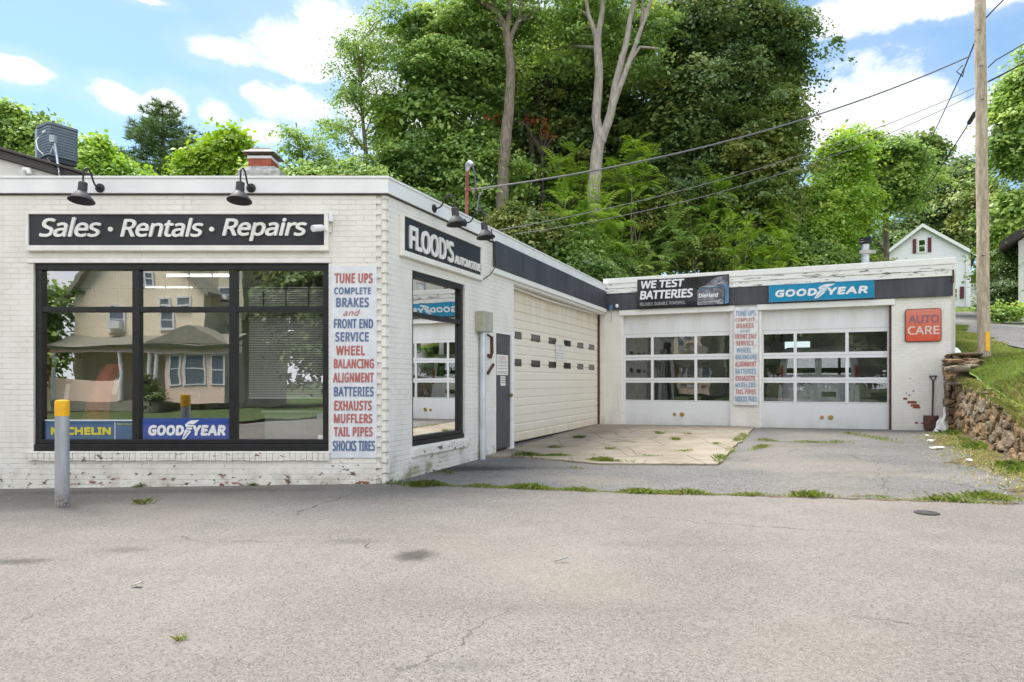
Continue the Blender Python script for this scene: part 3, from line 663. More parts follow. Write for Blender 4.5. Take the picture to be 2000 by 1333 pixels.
# wing sectional glass doors
def glass_door(a, b):
    rows = [(2.555, 2.205), (2.085, 1.745), (1.625, .90)]; w = b - a
    zs = [(2.24, 2.555), (1.62, 2.10), (.905, 1.45)]
    zs = [(2.235, 2.56), (1.58, 2.12), (.905, 1.47)]
    zs = [wi(1222, v)[1] for v in (660, 693.7, 704.2, 738.4, 747.8, 781.4)]
    zs = [(zs[1], zs[0]), (zs[3], zs[2]), (zs[5], zs[4])]
    gx0 = a + .085; gx1 = b - .075; v1, v2 = a + w * .283, a + w * .68
    cols = [(gx0, v1 - .035), (v1 + .035, v2 - .035), (v2 + .035, gx1)]
    holes = [(c[0], c[1], z[0], z[1]) for c in cols for z in zs]
    mb = MB().wall(a + .005, b - .005, .215, WDZ + .02, .12, .17, holes)
    for z in (2.65, (zs[0][0] + zs[1][1]) / 2, (zs[1][0] + zs[2][1]) / 2, .86): mb.box(a + .006, b - .006, .1185, .1215, z - .004, z + .004, m=1)
    d = mb.build('garage_door', [M['doorw'], M['dgrey']], shop, WI, bevel=.003)
    for hh in holes:
        g = MB(); g.quad((hh[0], .14, hh[2]), (hh[1], .14, hh[2]), (hh[1], .14, hh[3]), (hh[0], .14, hh[3])); g.build('pane', M['pane'], d, WI)
    for (dx, r) in ((.0, .042), (.19, .058)):
        MB().lathe([(r, 0), (r, .02), (r * .72, .022), (r * .68, .006), (0, .006)], n=20, M=Matrix.Translation((a + w * .49 + dx, .12, .52)) @ Matrix.Rotation(R(90), 4, 'X')).build('exhaust_port', M['brass'], d, WI, smooth=True)
    MB().box(a + .005, b - .005, .115, .175, .165, .214).build('bottom_seal', M['rubber'], d, WI)
    return d
glass_door(*D1); glass_door(*D2)
# roof, other walls, interior
E_ = WI @ Vector((WL, 0, 0)); EB = WI @ Vector((WL, 7.2, 0)); JB = WI @ Vector((0, 7.2, 0))
roof_poly = [(-9.6, D + .1), (CORNER[0] - .06, D + .1), ((SI @ Vector((UJ, .1, 0)))[0], (SI @ Vector((UJ, .1, 0)))[1]), (E_[0] - .02, E_[1] + .03), (EB[0], EB[1]), (JB[0], JB[1]), (-2, 25.5), (-9.6, 21)]
MB().prism(roof_poly, lambda u, v, d: (u, v, d), 3.62, 3.775).build('roof', M['roofm'], shop)
mb = MB(); pts = [(E_[0], E_[1] + .22), (EB[0], EB[1]), (JB[0], JB[1]), (-2, 25.5), (-9.6, 21), (-9.6, D + .22)]
for p, q in zip(pts, pts[1:]):
    d = Vector((q[0] - p[0], q[1] - p[1])); L = d.length; mm = frame(p, math.atan2(d.y, d.x))
    hole = [(L * .35, L * .35 + .8, 2.15, 2.75)] if p == pts[1] else ([(1.2, 3.0, 2.3, 3.3), (3.6, 5.4, 2.3, 3.3)] if p == pts[0] else [])  # the pair in the end wall is added, out of view, to light the van
    k = len(mb.v); mb.wall(0, L, -.3, 3.85, -.2, .0, hole)
    mb.v[k:] = [tuple(mm @ Vector(v)) for v in mb.v[k:]]
mb.build('rear_wall', M['brick_w'], shop)
inner = MB(); fl = [(-9.5, D + .2), (-1.9, D + .2), (J[0] - .3, J[1]), (JB[0] - .1, JB[1]), (-2, 25.4), (-9.5, 20.9)]
MB().prism([(x, y) for x, y in [(-9.5, D + .1), (-1.7, D + .1), tuple((SI @ Vector((UJ, .1, 0)))[:2]), tuple((WI @ Vector((WL, .1, 0)))[:2]), tuple(EB[:2]), tuple(JB[:2]), (-2, 25.4), (-9.5, 20.9)]], lambda u, v, d: (u, v, d), .10, .18).build('floor', M['ifloor'], shop)
pw = MB(); pw.box(-9.4, -.02, 13.2, 13.3, .18, 3.6); pw.build('partition_wall', M['pwall'], shop)
mm = frame(J, math.atan2(SD[1], SD[0])); mb = MB().box(.25, 7.1, .02, .12, .18, 3.6); mb.build('partition_wall', M['iwall'], shop, mm)
mm = SI @ Matrix.Translation((3.05, .25, 0)); MB().box(0, .1, 0, 5, .18, 3.6).build('partition_wall', M['pwall'], shop, mm)
MB().box(.2, WL - .1, 6.92, 6.99, .18, 1.5).build('work_bench_wall', M['iwall'], shop, WI)
MB().prism([(-9.5, D + .22), (-1.8, D + .22), (.3, 13.2), (-9.5, 13.2)], lambda u, v, d: (u, v, d), 3.40, 3.44).build('ceiling', M['pwall'], shop)

# ------------------------------------------------------------------ signs
def sign_frame(name, x0, x1, z0, z1, frm, label, fw=.055, depth=.07, cat='sign'):
    s = empty(name, frm @ Matrix.Translation(((x0 + x1) / 2, -.0, z0)), label, cat)
    mb = MB(); mb.box(x0, x1, -depth, -.002, z1 - fw * .35, z1); mb.box(x0, x1, -depth, -.002, z0, z0 + fw); mb.box(x0, x0 + fw * .5, -depth, -.002, z0 + fw, z1 - fw * .35); mb.box(x1 - fw * .8, x1, -depth, -.002, z0 + fw, z1 - fw * .35)
    mb.build('frame', M['cream'], s, frm, bevel=.005)
    MB().box(x0 + fw * .4, x1 - fw * .4, -.045, -.003, z0 + fw * .8, z1 - fw * .3).build('panel', M['signb'], s, frm)
    return s
s = sign_frame('shop_sign', -6.166, -2.328, 3.048, 3.535, FR, "long navy sign reading Sales Rentals Repairs above the large front window", .068)
Z = lambda py: fr(0, py)[1]; X = lambda px: fr(px, 0)[0]; sc = 2.857
for body, a, b, t, bt in (('Sales', 238, 582, 706, 815), ('Rentals', 688, 1148, 710, 815), ('Repairs', 1252, 1722, 710, 838)):
    text('lettering', body, X(a / sc), X(b / sc), Z(180 + bt / sc), Z(180 + t / sc), -.045, M['signw'], s, FR, .022, .026, .22, .95)
for cx in (632, 1193):
    MB().lathe([(.03, 0), (.03, .022), (0, .024)], n=20, M=Matrix.Translation((X(cx / sc), -.045, Z(180 + 772 / sc))) @ Matrix.Rotation(R(90), 4, 'X')).build('lettering', M['signw'], s, FR)
s = sign_frame('shop_sign', .285, 2.687, 3.045, 3.60, SI, "navy sign with raised white letters FLOOD'S AUTOMOTIVE above the side window", .075)
def sz(px, py): return si(px, py)
def zq(x, y): return sz(730 + x / 4, 340 + y / 4)
text('lettering', "FLOOD'S", zq(250, 500)[0], zq(597, 600)[0], 3.165, 3.485, -.045, M['signw'], s, SI, .022, .045, 0, .95)
text('lettering', "AUTOMOTIVE", zq(606, 640)[0], zq(812, 700)[0], 3.175, 3.305, -.045, M['signw'], s, SI, .016, .05, .12, .95)
def panel_sign(name, x0, x1, z0, z1, frm, label, mat, depth, y=-.003, cat='sign', bev=.004, edge=None):
    s = empty(name, frm @ Matrix.Translation(((x0 + x1) / 2, y, z0)), label, cat)
    MB().box(x0, x1, y - depth, y, z0, z1).build('panel', mat, s, frm, bevel=bev)
    return s, y - depth
def rim(s, x0, x1, z0, z1, y, frm, mat, w=.012, t=.006):
    mb = MB(); mb.box(x0, x1, y - t, y + .004, z1 - w, z1); mb.box(x0, x1, y - t, y + .004, z0, z0 + w); mb.box(x0, x0 + w, y - t, y + .004, z0 + w, z1 - w); mb.box(x1 - w, x1, y - t, y + .004, z0 + w, z1 - w)
    return mb.build('rim', mat, s, frm)
# service lists
ROWS = [("TUNE UPS",40,262,97,155),("COMPLETE",37,253,178,218),("BRAKES",48,240,236,292),("and",90,188,305,340),("FRONT END",35,265,357,412),("SERVICE",43,240,432,487),("WHEEL",48,217,510,565),("BALANCING",35,270,585,640),("ALIGNMENT",30,270,663,720),("BATTERIES",35,268,743,800),("EXHAUSTS",37,257,822,880),("MUFFLERS",35,260,897,952),("TAIL PIPES",35,262,972,1027),("SHOCKS TIRES",28,275,1050,1110)]
def service_list(x0, x1, z0, z1, frm, label, cols, board, red, blu, y):
    s, yy = panel_sign('service_list_sign', x0, x1, z0, z1, frm, label, board, .012, y)
    for (t, a, b, c, d), k in zip(ROWS, cols):
        f = lambda q: x0 + (q - 15) / 270 * (x1 - x0); g = lambda q: z1 - (q - 55) / 1095 * (z1 - z0)
        text('lettering', t, f(a), f(b), g(d), g(c), yy - .0025, red if k == 'r' else blu, s, frm, 0, .045 if t != 'and' else .015, .35 if t == 'and' else 0.03, 1.12)
service_list(-2.315, -1.725, .413, 2.866, FR, "tall hand painted list of repair services right of the large front window", "rbbrbbrrrbrrrb", M['boardw'], M['lred'], M['lblue'], -.002)
service_list(3.325, 3.90, .79, 3.24, WI, "faded hand painted service list on the brick pier between the glass garage doors", "brrbrrbbrbrbrb", M['boardw2'], M['lred2'], M['lblue2'], -.055)
bare = plain('bare_red_brick', (.27, .075, .045), .85, var=.25, scale=14)
for (px, py, w_, h_) in ((1768, 779, .09, .05), (1781, 786, .20, .06), (1787, 792, .19, .055), (1790, 796, .16, .05), (1776, 772, .05, .03), (1770, 768, .03, .02), (1790, 826, .07, .04), (1804, 827, .10, .035), (1778, 740, .03, .02), (1784, 764, .05, .02)):
    u = wi(px, py); MB().prism([(u[0] - w_ / 2, u[1] - h_ / 2), (u[0] + w_ * .46, u[1] - h_ * .55), (u[0] + w_ / 2, u[1] + h_ * .1), (u[0] + w_ * .3, u[1] + h_ / 2), (u[0] - w_ * .42, u[1] + h_ * .42)], lambda a_, b_, d: (a_, d, b_), .001, -.0025).build('bare_brick', bare, shop, WI)
# tyre sign on the band
tx0, tx1, tz0, tz1 = 4.154, 6.44, 3.32, 3.737
s, yy = panel_sign('tyre_sign', tx0, tx1, tz0, tz1, WI, "teal GOODYEAR sign on the navy band over the glass door nearest the stone wall", M['teal'], .06, -.075)
rim(s, tx0, tx1, tz0, tz1, yy, WI, M['batblue'])
def goodyear(s, x0, x1, z0, z1, y, frm, mat, bk):
    f = lambda q: x0 + (q - 990) / 745 * (x1 - x0); h_ = z1 - z0
    text('lettering', 'GOOD', f(1038), f(1340), z0 + h_ * .27, z0 + h_ * .70, y - .002, mat, s, frm, 0, .085, .12, 1.1)
    text('lettering', 'YEAR', f(1412), f(1690), z0 + h_ * .27, z0 + h_ * .70, y - .002, mat, s, frm, 0, .085, .12, 1.1)
    wingfoot(f(1322), f(1468), z0 + h_ * .10, z0 + h_ * .90, y - .001, mat, bk, s, frm)
goodyear(s, tx0, tx1, tz0, tz1, yy, WI, M['print'], M['teal'])
# battery banner
b0, b1, bz0, bz1 = .91, 3.225, 3.30, 4.07
s = empty('vinyl_banner', WI @ Matrix.Translation(((b0 + b1) / 2, -.15, bz0)), "black WE TEST BATTERIES vinyl banner hung over the garage door by the inner corner", 'banner')
mb = MB(); nx, nzv = 60, 20; k = 0
for i in range(nx + 1):
    for j in range(nzv + 1):
        u, v = i / nx, j / nzv
        y = -.147 + .008 * math.sin(u * 19 + v * 3) * math.sin(v * 3.1) + .006 * math.sin(u * 7 - v * 5) + (.012 * max(0, .12 - v) / .12 if u > .1 else 0)
        mb.v.append((b0 + u * (b1 - b0), y, bz0 + v * (bz1 - bz0) + (.0 if v < .5 else -.02 * math.sin(u * 3.14))))
for i in range(nx):
    for j in range(nzv): q = i * (nzv + 1) + j; mb.f.append((q, q + nzv + 1, q + nzv + 2, q + 1)); mb.m.append(0)
mb.build('sheet', M['vinyl'], s, WI, smooth=True)
bx = lambda q: b0 + (q - 342) / 626 * (b1 - b0); bzf = lambda q: bz1 - q * (bz1 - bz0)
by = -.163
text('lettering', 'WE TEST', bx(370), bx(672), bzf(.33), bzf(.06), by, M['print'], s, WI, 0, .055, .12)
text('lettering', 'BATTERIES', bx(362), bx(732), bzf(.70), bzf(.40), by, M['print'], s, WI, 0, .055, .12)
text('lettering', 'RELIABLE. DURABLE. POWERFUL.', bx(362), bx(682), bzf(.915), bzf(.80), by, M['dgrey'], s, WI, 0, .03, .1)
mb = MB(); Q = lambda m, *p: mb.quad(*[(bx(a), by + .002 - .0005 * m, bzf(b)) for a, b in p], m=m)
Q(0, (760, .97), (935, .97), (935, .40), (760, .47)); Q(1, (940, .97), (967, .93), (967, .36), (940, .38)); Q(0, (800, .36), (880, .08), (960, .03), (962, .33)); Q(1, (770, .42), (960, .33), (960, .37), (770, .46)); Q(2, (765, .385), (830, .33), (900, .36), (860, .39)); Q(2, (880, .32), (915, .22), (930, .25), (925, .3)); Q(2, (762, .785), (850, .77), (850, .785), (762, .80)); Q(2, (762, .86), (880, .85), (905, .80), (925, .80), (900, .90), (762, .875)); Q(2, (762, .945), (775, .945), (775, .96), (762, .96)); Q(2, (785, .945), (798, .945), (798, .96), (785, .96)); Q(2, (805, .945), (822, .945), (822, .96), (805, .96))
mb.build('battery_picture', [M['batgrey'], M['batblue'], M['dgrey']], s, WI)
text('lettering', 'DieHard', bx(768), bx(897), bzf(.73), bzf(.58), by - .003, M['print'], s, WI, 0, .05, .1)
text('lettering', 'GOLD', bx(890), bx(925), bzf(.955), bzf(.895), by - .003, M['print'], s, WI, 0, .01)
# auto care sign: rounded square
ax0, ax1, az0, az1 = 7.062, 7.775, 2.285, 3.035
s = empty('red_sign', WI @ Matrix.Translation(((ax0 + ax1) / 2, 0, az0)), "square faded red AUTO CARE sign on the brick above the shovel", 'sign')
def rrect(x0, x1, z0, z1, r, n=6):
    P = []
    for cx, cz, a in ((x1 - r, z1 - r, 0), (x0 + r, z1 - r, 90), (x0 + r, z0 + r, 180), (x1 - r, z0 + r, 270)):
        for i in range(n + 1): t = R(a + 90 * i / n); P.append((cx + r * math.cos(t), cz + r * math.sin(t)))
    return P
MB().prism(rrect(ax0, ax1, az0, az1, .06), lambda u, v, d: (u, d, v), -.002, -.05).build('rim', M['rust'], s, WI, bevel=.004)
m, h, p, o = new_mat('faded_red_gradient'); c = ocoord(h); sx = h.n('ShaderNodeSeparateXYZ', {0: c})
n_ = h.noise(h.n('ShaderNodeMapping', {'Vector': c, 'Scale': (8, 8, .8)}).outputs[0], 1.5, 5)
wear = h.math('ADD', h.math('MULTIPLY', h.math('SUBTRACT', sx.outputs[2], 2.35), .85), h.math('MULTIPLY', h.math('SUBTRACT', n_, .5), .7))
h.put(p.inputs['Base Color'], h.mix(h.math('MAXIMUM', h.math('MINIMUM', wear, 1.0), 0.0), (.62, .085, .035), (.68, .30, .23))); p.inputs['Roughness'].default_value = .35
MB().prism(rrect(ax0 + .014, ax1 - .014, az0 + .014, az1 - .014, .05), lambda u, v, d: (u, d, v), -.045, -.056).build('panel', m, s, WI)
q = lambda zx: ax0 + (zx - 890) / 340 * (ax1 - ax0); qz = lambda zy: az1 - (zy - 872) / 310 * (az1 - az0)
text('lettering', 'AUTO', q(922), q(1208), qz(1008), qz(932), -.058, M['fadebl'], s, WI, 0, .04)
text('lettering', 'CARE', q(914), q(1210), qz(1115), qz(1035), -.058, M['worn'], s, WI, 0, .03)
# paper notices
s, yy = panel_sign('door_notice', DR0 + .10, DR1 - .13, 1.50, 1.86, SI, "cream paper notice reading FLOOD'S AUTOMOTIVE on the grey door", M['paper'], .003, .019, 'notice', 0)
text('lettering', "FLOOD'S", DR0 + .20, DR1 - .24, 1.775, 1.835, yy - .002, M['lred'], s, SI)
text('lettering', "AUTOMOTIVE", DR0 + .13, DR1 - .17, 1.705, 1.755, yy - .002, M['dgrey'], s, SI)
for z in (1.66, 1.61, 1.56, 1.53): MB().box(DR0 + .14, DR1 - .17, yy - .002, yy - .0005, z, z + .012).build('lettering', M['dgrey'], s, SI)
s, yy = panel_sign('door_notice', DR0 + .27, DR1 - .25, 1.31, 1.48, SI, "small cream slip taped under the larger notice on the grey door", M['paper'], .003, .019, 'notice', 0)
for z in (1.44, 1.40, 1.36): MB().box(DR0 + .29, DR1 - .27, yy - .002, yy - .0005, z, z + .012).build('lettering', M['ink'], s, SI)
s, yy = panel_sign('garage_notice', sid(1084), sid(1101), 1.86, 2.26, SI, "paper notice with red and grey lines stuck on the old white garage door", M['paper'], .003, GY - .012, 'notice', 0)
u0, u1 = sid(1084) + .03, sid(1101) - .03
text('lettering', "FLOOD'S", u0 + .05, u1 - .05, 2.16, 2.22, yy - .002, M['lred'], s, SI)
for z in (2.09, 2.02, 1.96, 1.91): MB().box(u0, u1, yy - .002, yy - .0005, z, z + .014).build('lettering', M['dgrey'], s, SI)
# posters inside the front window
def inside_poster(x0, x1, z0, z1, label, mat):
    s, yy = panel_sign('window_poster', x0, x1, z0, z1, FR, label, mat, .004, .081, 'poster', 0); return s, yy
pz = lambda zy: fr(0, 750 + zy / 3.333)[1]; pxx = lambda zx: fr(60 + zx / 3.333, 0)[0]; pk = 1.015
pk = .999
s, yy = inside_poster(pxx(62) * pk, pxx(648) * pk, pz(372), pz(245), "slate blue MICHELIN poster standing in the window behind the bollard", M['mblue'])
text('lettering', 'MICHELIN', pxx(102) * pk, pxx(497) * pk, pz(336), pz(285), yy - .002, M['myel'], s, FR, 0, .085)
text('lettering', 'MICHELIN', pxx(537) * pk, pxx(643) * pk, pz(270), pz(260), yy - .002, M['myel'], s, FR, 0, .02)
MB().box(pxx(521) * pk, pxx(525) * pk, yy - .003, yy - .001, pz(366), pz(254)).build('divider_line', M['print'], s, FR)
MB().box(pxx(62) * pk, pxx(648) * pk, yy - .003, .08, pz(244), pz(236)).build('edge', M['boardw'], s, FR)
s, yy = inside_poster(pxx(704) * pk, pxx(1286) * pk, pz(370), pz(226), "bright blue GOODYEAR poster in the middle pane of the front window", M['blue'])
goodyear(s, pxx(704) * pk, pxx(1286) * pk, pz(385), pz(222), yy, FR, M['print'], M['blue'])

# ------------------------------------------------------------------ things fixed to the building
def gooseneck(Mx, label):
    """origin on the wall plate centre; -y points out of the wall"""
    t = empty('gooseneck_lamp', Mx, label, 'lamp', 'gooseneck lamps over the signs')
    rot = Matrix.Rotation(R(90), 4, 'X')
    MB().lathe([(.058, 0), (.058, .012), (.05, .02), (.02, .026), (.02, .045)], n=20, M=rot).build('wall_plate', M['blackm'], t, Mx, smooth=True)
    P = [(0, -.03, 0), (0, -.09, .004), (0, -.14, .05), (0, -.18, .12), (0, -.23, .165), (0, -.28, .165), (0, -.325, .12), (0, -.335, .06), (0, -.335, -.02)]
    Q = []
    for i in range(len(P) - 1):
        for k in range(4):
            a = [Vector(P[max(0, min(len(P) - 1, i + d))]) for d in (-1, 0, 1, 2)]; u = k / 4
            Q.append(.5 * ((2 * a[1]) + (a[2] - a[0]) * u + (2 * a[0] - 5 * a[1] + 4 * a[2] - a[3]) * u * u + (3 * a[1] - a[0] - 3 * a[2] + a[3]) * u ** 3))
    Q.append(Vector(P[-1])); MB().tube(Q, .011, 8).build('arm', M['blackm'], t, Mx, smooth=True)
    tilt = Matrix.Translation((0, -.335, -.02)) @ Matrix.Rotation(R(-8), 4, 'X')
    MB().lathe([(.028, 0), (.05, -.012), (.052, -.125), (.062, -.135), (.145, -.235), (.147, -.245), (.138, -.24), (.06, -.15), (.0, -.15)], n=28, M=tilt).build('shade', M['lampg'], t, Mx, smooth=True)
    return t
g1 = gooseneck(FR @ Matrix.Translation((fr(200, 0)[0], -.046, 3.845)), "dark gooseneck lamp mounted above the word Sales")
dup(g1, FR @ Matrix.Translation((fr(493.5, 0)[0], -.046, 3.845)), "dark gooseneck lamp mounted above the word Repairs")
u = si(842, 407); dup(g1, SI @ Matrix.Translation((u[0], -.046, 3.86)), "dark gooseneck lamp above FLOOD'S, nearer the shop corner")
u = si(902, 434); dup(g1, SI @ Matrix.Translation((u[0], -.046, 3.86)), "dark gooseneck lamp above AUTOMOTIVE, nearer the navy band")
# front security camera
t = empty('security_camera', FR @ Matrix.Translation((X(649), 0, Z(430))), "white bullet security camera at the right end of the Sales sign", 'camera')
MB().box(X(644.5), X(652), -.07, -.072 + .07, Z(435), Z(418)).build('junction_box', M['white'], t, FR, bevel=.006)
MB().tube([(X(648), -.03, Z(436)), (X(652.5), -.06, Z(444)), (X(651), -.05, Z(455)), (X(646), -.05, Z(459))], .004, 6).build('cable', M['dgrey'], t, FR)
MB().tube([(X(648), -.003, Z(455)), (X(642), -.05, Z(453)), (X(636), -.12, Z(452))], .012, 8).build('bracket', M['white'], t, FR)
MB().tube([(X(636), -.10, Z(449)), (X(634), -.13, Z(450)), (X(622), -.24, Z(455))], [.03, .042, .042], 14).build('body', M['white'], t, FR, smooth=True)
u = wi(1207, 600); t = empty('security_camera', WI @ Matrix.Translation((u[0], -.1, u[1])), "tiny white camera on the navy band at the inner corner", 'camera')
MB().tube([(u[0], -.075, u[1] + .03), (u[0], -.16, u[1] + .01)], .028, 12).build('mount', M['white'], t, WI, smooth=True)
MB().lathe([(0, .06), (.035, .045), (.045, .01), (.035, -.03), (0, -.045)], (u[0] + .02, -.19, u[1]), 16).build('dome', M['white'], t, WI, smooth=True)
u = wi(1195, 602); t = empty('outlet_box', WI @ Matrix.Translation((u[0], -.1, u[1])), "small grey outlet box with hanging cable at the inner corner", 'box')
MB().box(u[0] - .035, u[0] + .045, -.14, -.075, u[1] - .07, u[1] + .07).build('housing', M['batblue'], t, WI, bevel=.006)
MB().tube([(u[0], -.09, u[1] - .07), (u[0] + .01, -.06, u[1] - .25), (u[0] - .02, -.02, u[1] - .4)], .007, 6).build('cable', M['dgrey'], t, WI)
# meter box and conduit
t = empty('meter_box', SI @ Matrix.Translation((2.62, 0, .16)), "beige metal box on a grey conduit between side window and grey door", 'electric box')
MB().box(2.52, 2.86, -.17, -.002, 2.20, 2.53).build('cabinet', M['boxg'], t, SI, bevel=.01)
MB().tube([(2.67, -.07, .10), (2.67, -.07, 2.2)], .05, 14).build('conduit', M['alu'], t, SI, smooth=True)
# dangling cable near band
t = MB().tube([SI @ Vector(p) for p in ((3.02, -.06, 3.96), (3.08, -.08, 3.7), (3.14, -.09, 3.35), (2.95, -.07, 3.18), (2.72, -.02, 3.05))], .009, 6).build('loose_cable', M['wire'], label="thin black cable dangling at the end of the navy band", cat='cable')
# rusted iron bracket left of the door
t = empty('rusty_bracket', SI @ Matrix.Translation((3.06, 0, 1.9)), "rusty hook shaped iron left on the brick beside the grey door", 'bracket')
MB().tube([SI.inverted() @ (SI @ Vector(p)) for p in ((3.12, -.02, 2.15), (3.13, -.02, 1.88), (3.08, -.02, 1.80), (2.98, -.02, 1.83))], .03, 8).build('hook', M['rust'], t, SI)
MB().tube([(2.97, -.015, 2.18), (3.14, -.015, 2.14)], .016, 6).build('stub', M['rust'], t, SI)
MB().tube([(2.97, -.015, 1.52), (3.2, -.015, 1.68)], .028, 6).build('lower_stub', M['rust'], t, SI)

# ------------------------------------------------------------------ roofscape
# taller gabled block behind, with dark raking edge
t = empty('gabled_block', (-11, 12.2, gz(-11, 12.2)), "white gabled wall with dark raking roof edge behind the shop parapet", 'building')
zt = lambda x: 5.67 - .29 * (x + 9.4)
xl, xr = -13.5, -6.2
MB().prism([(xl, 3.8), (xr, 3.8), (xr, zt(xr) - .2), (xl, zt(xl) - .2), (-17, zt(xl) - 1.0), (-17, 3.8)], lambda u, v, d: (u, d, v), 12.2, 22).build('wall', M['stucco'], t)
mb = MB(); mb.prism([(xl, zt(xl) - .19), (xr + .15, zt(xr + .15) - .19), (xr + .15, zt(xr + .15) - .05), (xl, zt(xl) - .05)], lambda u, v, d: (u, d, v), 12.10, 22.1)
mb.prism([(xl, zt(xl) - .045), (xr + .2, zt(xr + .2) - .045), (xr + .2, zt(xr + .2)), (xl, zt(xl))], lambda u, v, d: (u, d, v), 12.04, 22.15)
mb.build('roof', M['capd'], t, bevel=.006)
v0 = at(52, 340, 12.2); MB().tube([v0 + Vector((0, 0, -.1)), v0 + Vector((0, -.09, .0)), v0 + Vector((.03, -.10, .05)), v0 + Vector((.11, -.10, .045)), v0 + Vector((.13, -.10, -.03))], .045, 10).build('vent_elbow', M['white'], t, smooth=True)
# condenser
ac = at(112, 322, 12.9); am = Matrix.Translation((ac.x, ac.y, ac.z)) @ Matrix.Rotation(R(-33), 4, 'Z') @ Matrix.Diagonal((.80, .80, .93, 1))
t = empty('air_conditioner', am, "grey outdoor air conditioning unit on the sloping roof edge", 'air conditioner')
mb = MB(); r_ = rrect(-.33, .33, -.33, .33, .07)
for i in range(11):
    z = .08 + i * .056; mb.prism(r_, lambda u, v, d: (u, v, d), z, z + .044); mb.prism([(u * .965, v * .965) for u, v in r_], lambda u, v, d: (u, v, d), z + .044, z + .056, m=1)
mb.build('louvred_case', [M['acg'], M['acd']], t, am)
MB().prism(rrect(-.34, .34, -.34, .34, .08), lambda u, v, d: (u, v, d), .70, .76).build('top_cover', M['acg'], t, am, bevel=.01)
MB().box(-.345, -.24, -.345, -.20, .06, .70).build('service_panel', M['acl'], t, am, bevel=.01)
MB().box(-.3, .3, -.3, .3, -.02, .07).build('base', M['acd'], t, am)
MB().box(.05, .2, -.345, -.331, .55, .60).build('badge', M['print'], t, am)
dq = at(104, 272, 12.35); MB().box(dq.x - .045, dq.x + .045, 12.3, 12.38, dq.z - .07, dq.z + .06).build('disconnect_box', M['acl'], t, bevel=.006)
MB().tube([at(107, 280, 12.34), at(113, 320, 12.15), at(118, 352, 11.9)], .018, 8).build('conduit', M['galv'], t)
MB().tube([at(104, 285, 12.3), at(98, 300, 12.28), at(85, 303, 12.28), at(74, 292, 12.35), at(70, 275, 12.5), at(76, 268, 12.6)], .009, 6).build('cable', M['acl'], t)
MB().tube([at(104, 287, 12.3), at(110, 305, 12.25), at(112, 330, 12.1)], .009, 6).build('cable', M['acl'], t)
MB().tube([at(92, 310, 12.3), at(106, 325, 12.1), at(116, 338, 12), at(118, 347, 11.9), at(112, 356, 11.9)], .013, 6).build('cable', M['wire'], t)
# chimney
cz = 13.0; c0 = at(520, 352, cz)
t = empty('chimney', (c0.x, cz, 3.7), "squat concrete chimney with red flue and rusty cap above the front parapet", 'chimney')
w = lambda a: a * cz / F
def frust(x, y, w0, w1, z0, z1): 
    mb = MB(); mb.lathe([(w0 * .7071, z0), (w1 * .7071, z1)], (0, 0, 0), 4, M=Matrix.Translation((x, y, 0)) @ Matrix.Rotation(R(45), 4, 'Z')); return mb
zb = lambda py: at(0, py, cz).z
frust(c0.x, cz, w(80), w(80), 3.7, zb(345)).build('base', M['conc'], t); frust(c0.x, cz, w(80), w(50), zb(345), zb(333)).build('shoulder', M['conc'], t)
fx = at(515, 0, cz).x; frust(fx, cz, w(44), w(42), zb(334), zb(317)).build('flue', M['clay'], t)
frust(fx, cz, w(46), w(46), zb(317), zb(312)).build('flue_rim', M['trim'], t)
mb = MB(); mb.lathe([(w(31), zb(310)), (w(45), zb(307)), (w(28), zb(299)), (w(24), zb(295)), (0, zb(296))], (0, 0, 0), 4, M=Matrix.Translation((fx, cz, 0)) @ Matrix.Rotation(R(45), 4, 'Z')); mb.box(fx - .17, fx - .15, cz - .17, cz - .15, zb(312), zb(307)); mb.box(fx + .15, fx + .17, cz - .17, cz - .15, zb(312), zb(307)); mb.build('cap', M['caprust'], t)
# service mast
mp = at(912, 420, 11.1); t = empty('service_mast', mp, "rusty red service mast with weatherhead on the roof behind the side lamps", 'mast')
MB().tube([at(911, 440, 11.1), at(913, 330, 11.1)], .030, 10).build('pipe', M['redpipe'], t, smooth=True)
MB().tube([at(913, 334, 11.1), at(914, 323, 11.05), at(918, 319, 11.0), at(924, 322, 10.95)], [.035, .05, .05, .03], 10).build('weatherhead', M['galv'], t, smooth=True)
MB().tube([at(923, 324, 10.95), at(928, 340, 10.95), at(929, 365, 11), at(926, 385, 11.05)], .013, 6).build('cable', M['gwire'], t)
MB().tube([at(908, 371, 11.1), at(921, 371, 11.05)], .02, 6).build('clamp', M['redpipe'], t)
MB().tube([at(944, 375, 11.1), at(936, 383, 11.1), at(933, 400, 11.05), at(932, 415, 11)], .013, 6).build('cable', M['gwire'], t)
MB().tube([at(940, 376, 11.1), at(934, 395, 11.1), at(939, 412, 11.05), at(953, 420, 11.3), at(958, 430, 11.5)], .006, 6).build('cable', M['gwire'], t)
# vent stack on wing roof
v = at(1690, 515, 16.8); t = empty('vent_stack', (v.x, v.y, 3.77), "galvanised vent stack with black cap on the garage wing roof", 'vent')
MB().tube([(v.x, v.y, 3.77), (v.x, v.y, at(0, 478, 16.8).z)], .095, 14).build('pipe', M['galv'], t, smooth=True)
q = at(0, 466, 16.8).z; MB().lathe([(.15, -.13), (.16, -.11), (.13, -.07), (.15, -.05), (.13, -.02), (.15, .0), (.05, .025), (0, .025)], (v.x, v.y, q), 18).build('cap', M['blackm'], t, smooth=True)
MB().box(v.x - .2, v.x + .2, v.y - .13, v.y - .1, at(0, 497, 16.8).z, at(0, 491, 16.8).z).build('brace', M['conc'], t)

